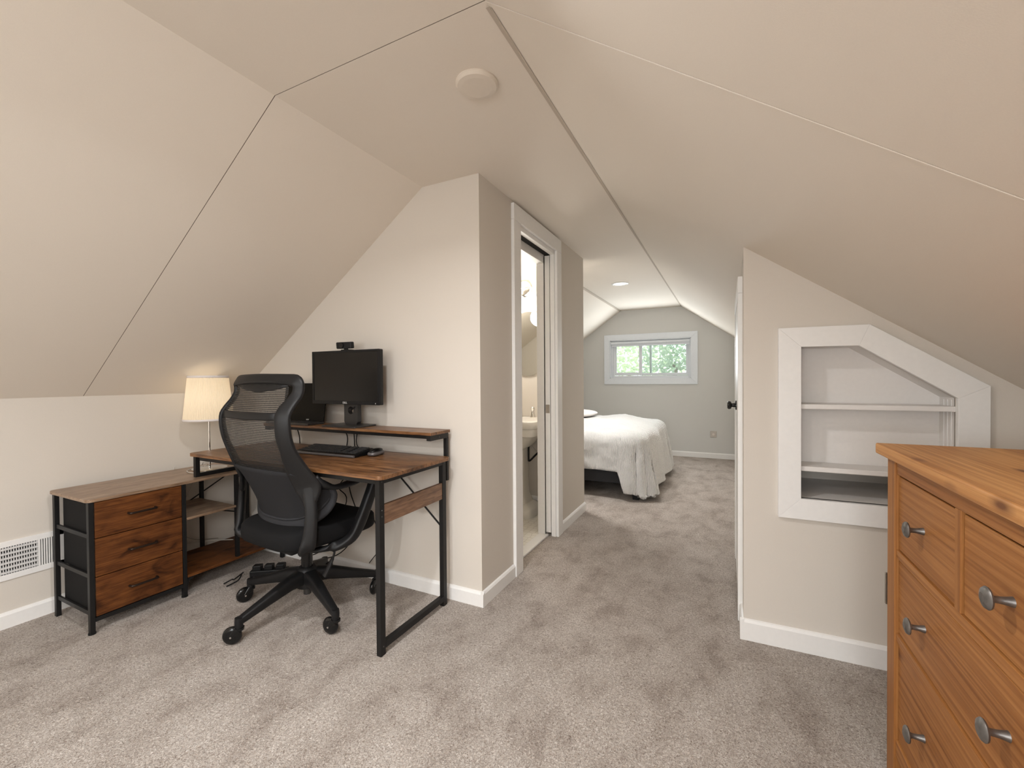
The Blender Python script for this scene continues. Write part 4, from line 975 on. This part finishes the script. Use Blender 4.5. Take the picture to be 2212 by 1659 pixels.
for x, y in ((0.975, -0.735), (0.975, 0.70), (-0.95, -0.70), (-0.95, 0.70)):
    MB().box(x - 0.0, x + 0.058 if x > 0 else x + 0.05, y - 0.028, y + 0.028, 0, 0.135).build('leg', 'black_plastic', bd, bevel=0.003)
MB().blob((-0.015, 0.0, 0.395), (0.97, 0.71, 0.165), 0.25, 0.18, 48, 12).build('mattress', 'pillow_cotton', bd, smooth=True)
# duvet draped over the mattress
X0, X1, Y0, Y1 = -2.72, -0.77, 4.10, 5.50; ZT_ = 0.595
Ln, Ls, Lf = 0.40, 0.58, 0.52   # drops: near side, foot, far side
NS, NT = 130, 120
def duv(u, v):
    s = X0 + (X1 - X0 + Ls + 0.05) * u; e_ = min(1, max(0, (s - (X1 - 0.13)) / 0.07)); Lx = Ln + 0.19 * e_ * e_ * (3 - 2 * e_)
    t = (Y0 - Lx) + (Y1 - Y0 + Lx + Lf) * v
    ds = max(0, s - X1); dt = 0; sg = 0
    if t < Y0: dt = Y0 - t; sg = -1
    elif t > Y1: dt = t - Y1; sg = 1
    bx, by = min(s, X1), min(max(t, Y0), Y1)
    d = math.hypot(ds, dt); wr = noise.noise(V((s * 2.3, t * 2.3, 1.7))) * 0.035 + noise.noise(V((s * 6, t * 5, 4.1))) * 0.014 + max(0, noise.noise(V((s * 11, t * 14, 9.1))) - 0.15) * 0.022
    if d < 1e-6:
        k = min(1, min(X1 - s, t - Y0, Y1 - t) / 0.25); k = max(0, k)
        return V((bx, by, ZT_ + 0.035 * k + wr * (0.6 + 0.4 * k)))
    nx, ny = ds / d, sg * dt / d
    r = 0.10; q = pi / 2 * r
    if d < q: hz, vz = r * sin(d / r), r * (1 - cos(d / r))
    else: k_ = 0.05 + 0.10 * (nx * nx); hz, vz = r + (d - q) * k_, r + (d - q) * 0.98
    cor = min(ds, dt) / max(d, 1e-6)
    ang = math.atan2(dt, ds)
    fold = sin(ang * 8 + 0.6) * 0.020 * min(1, d / 0.3) * min(1, cor / 0.3)
    fold += (0.022 * sin(t * 11 + noise.noise(V((t * 2, 0, 3))) * 3) * min(1, d / 0.3) if ds > 0 and dt == 0 else 0)
    fold += (0.014 * sin(s * 7 + 1) * min(1, d / 0.3) if dt > 0 and ds == 0 else 0)
    hz += fold + wr * 0.8
    drop = vz
    z = ZT_ - drop
    z = max(z, 0.052 + 0.02 * noise.noise(V((s * 4, t * 4, 0))))
    return V((bx + nx * hz, by + ny * hz, z))
dv = MB().grid(duv, NS, NT).build('duvet', 'duvet_cotton', smooth='all', solid_=0.035)
tag(dv, 'white textured duvet draped over the bed with a corner hanging to the floor', 'duvet')
tag(MB().blob((-1.82, 5.06, 0.690), (0.42, 0.30, 0.050), 0.9, 0.6, 36, 14).build('pillow', 'pillow_cotton', smooth='all'), 'white pillow lying on the duvet at the left edge of the bed view', 'pillow')

# ------------------------------------------------------------------ bathroom
sk = thing('pedestal_sink', 'white pedestal sink under the oval mirror in the bathroom', 'sink', (-1.575, 3.205, 0.006))
MB().blob((0, 0.01, 0.752), (0.275, 0.225, 0.032), 0.18, 0.2, 56, 12).build('basin', 'ceramic', sk, smooth='all')
mb = MB().blob((0, 0.015, 0.700), (0.258, 0.205, 0.045), 0.18, 0.2, 56, 12)
def taper(q): k = 0.45 + 0.55 * (q.z + 0.075) / 0.15; return V((q.x * k, q.y * k, q.z))
mb.blob((0, 0.03, 0.600), (0.225, 0.18, 0.075), 0.5, 0.5, 36, 12, taper)
mb.build('bowl', 'ceramic', sk, smooth='all')
prof = [(0.19, 0.0), (0.19, 0.05), (0.175, 0.075), (0.125, 0.10), (0.100, 0.17), (0.092, 0.30), (0.095, 0.55)]
mb = MB(); rings = []
for r_, z in prof:
    ring = []
    for k in range(36):
        a = 2 * pi * k / 36; pw = lambda q, e: math.copysign(abs(q) ** e, q)
        ring.append(mb.bm.verts.new((r_ * pw(cos(a), 0.45), 0.04 - 0.1 * (r_ - 0.09) + r_ * 0.85 * pw(sin(a), 0.45), z)))
    rings.append(ring)
for a, b in zip(rings, rings[1:]):
    for k in range(36): mb.bm.faces.new((a[k], a[(k + 1) % 36], b[(k + 1) % 36], b[k]))
mb.bm.faces.new(rings[0][::-1]); mb.bm.faces.new(rings[-1])
mb.build('pedestal', 'ceramic', sk, smooth=True)
fy = 0.165
mb = MB().disc([(0.024, 0.784), (0.020, 0.80), (0.014, 0.86)], (-0.015, fy, 0), 'z', 20).tube(smooth_path([(-0.015, fy, 0.85), (-0.015, fy, 0.90), (-0.015, fy - 0.03, 0.935), (-0.015, fy - 0.08, 0.925), (-0.015, fy - 0.10, 0.885)], 5), 0.011, 12)
mb.build('faucet', 'chrome', sk, smooth=True)
for x in (-0.13, 0.10): MB().disc([(0.024, 0.784), (0.017, 0.80), (0.012, 0.835), (0.016, 0.85), (0.018, 0.865), (0.010, 0.872)], (x, fy, 0), 'z', 20).build('tap_handle', 'chrome', sk, smooth=True)
MB().tube(smooth_path([(0.110, 0.05, 0.62), (0.110, 0.05, 0.54), (0.110, 0.05, 0.46), (0.112, 0.05, 0.435), (0.125, 0.06, 0.44), (0.16, 0.10, 0.485), (0.21, 0.20, 0.545)], 5), 0.008, 10).build('drain_pipe', BK, sk, smooth=True)
MB().tube(smooth_path([(0.07, 0.17, 0.62), (0.08, 0.19, 0.53), (0.12, 0.20, 0.49), (0.17, 0.21, 0.50)], 5), 0.007, 10).build('supply_hose', 'cord_white', sk, smooth=True)
MB().disc([(0.018, -0.02), (0.018, 0.02)], (0.13, 0.14, 0.615), 'x', 14).build('trap_nut', 'nickel', sk)

mr = thing('oval_mirror', 'frameless oval mirror on the bathroom wall above the sink', 'mirror', (-1.548, 3.45, 1.42))
mb = MB(); ring = []
for y in (-0.012, -0.002):
    ring.append([mb.bm.verts.new((0.215 * cos(2 * pi * k / 64), y, 0.278 * sin(2 * pi * k / 64))) for k in range(64)])
mb.bm.faces.new(ring[0]); mb.bm.faces.new(ring[1])
for k in range(64): mb.bm.faces.new((ring[0][k], ring[0][(k + 1) % 64], ring[1][(k + 1) % 64], ring[1][k]))
mb.build('glass', 'mirror_glass', mr)
vl = thing('vanity_light', 'chrome bathroom wall light with a glowing glass shade above the mirror', 'wall light', (-1.58, 3.45, 1.895))
MB().disc([(0.072, 0.0), (0.072, -0.014), (0.062, -0.024), (0.050, -0.026), (0.020, -0.030)], (0, 0, 0), 'y', 36).build('back_plate', 'chrome', vl, smooth=True)
for x in (-0.13, 0.10):
    MB().tube(smooth_path([(0, -0.03, 0.0), (x * 0.5, -0.07, 0.02), (x, -0.08, -0.01), (x, -0.08, -0.05)], 5), 0.007, 10).build('arm', 'chrome', vl, smooth=True)
    MB().disc([(0.030, -0.05), (0.042, -0.08), (0.055, -0.20)], (x, -0.08, 0), 'z', 28).build('glass_shade', 'vanity_shade', vl, smooth=True)
lamp('vanity_glow', 'POINT', (-1.56, 3.16, 1.68), 11, (1.0, 0.95, 0.87), shadow_soft_size=0.08)
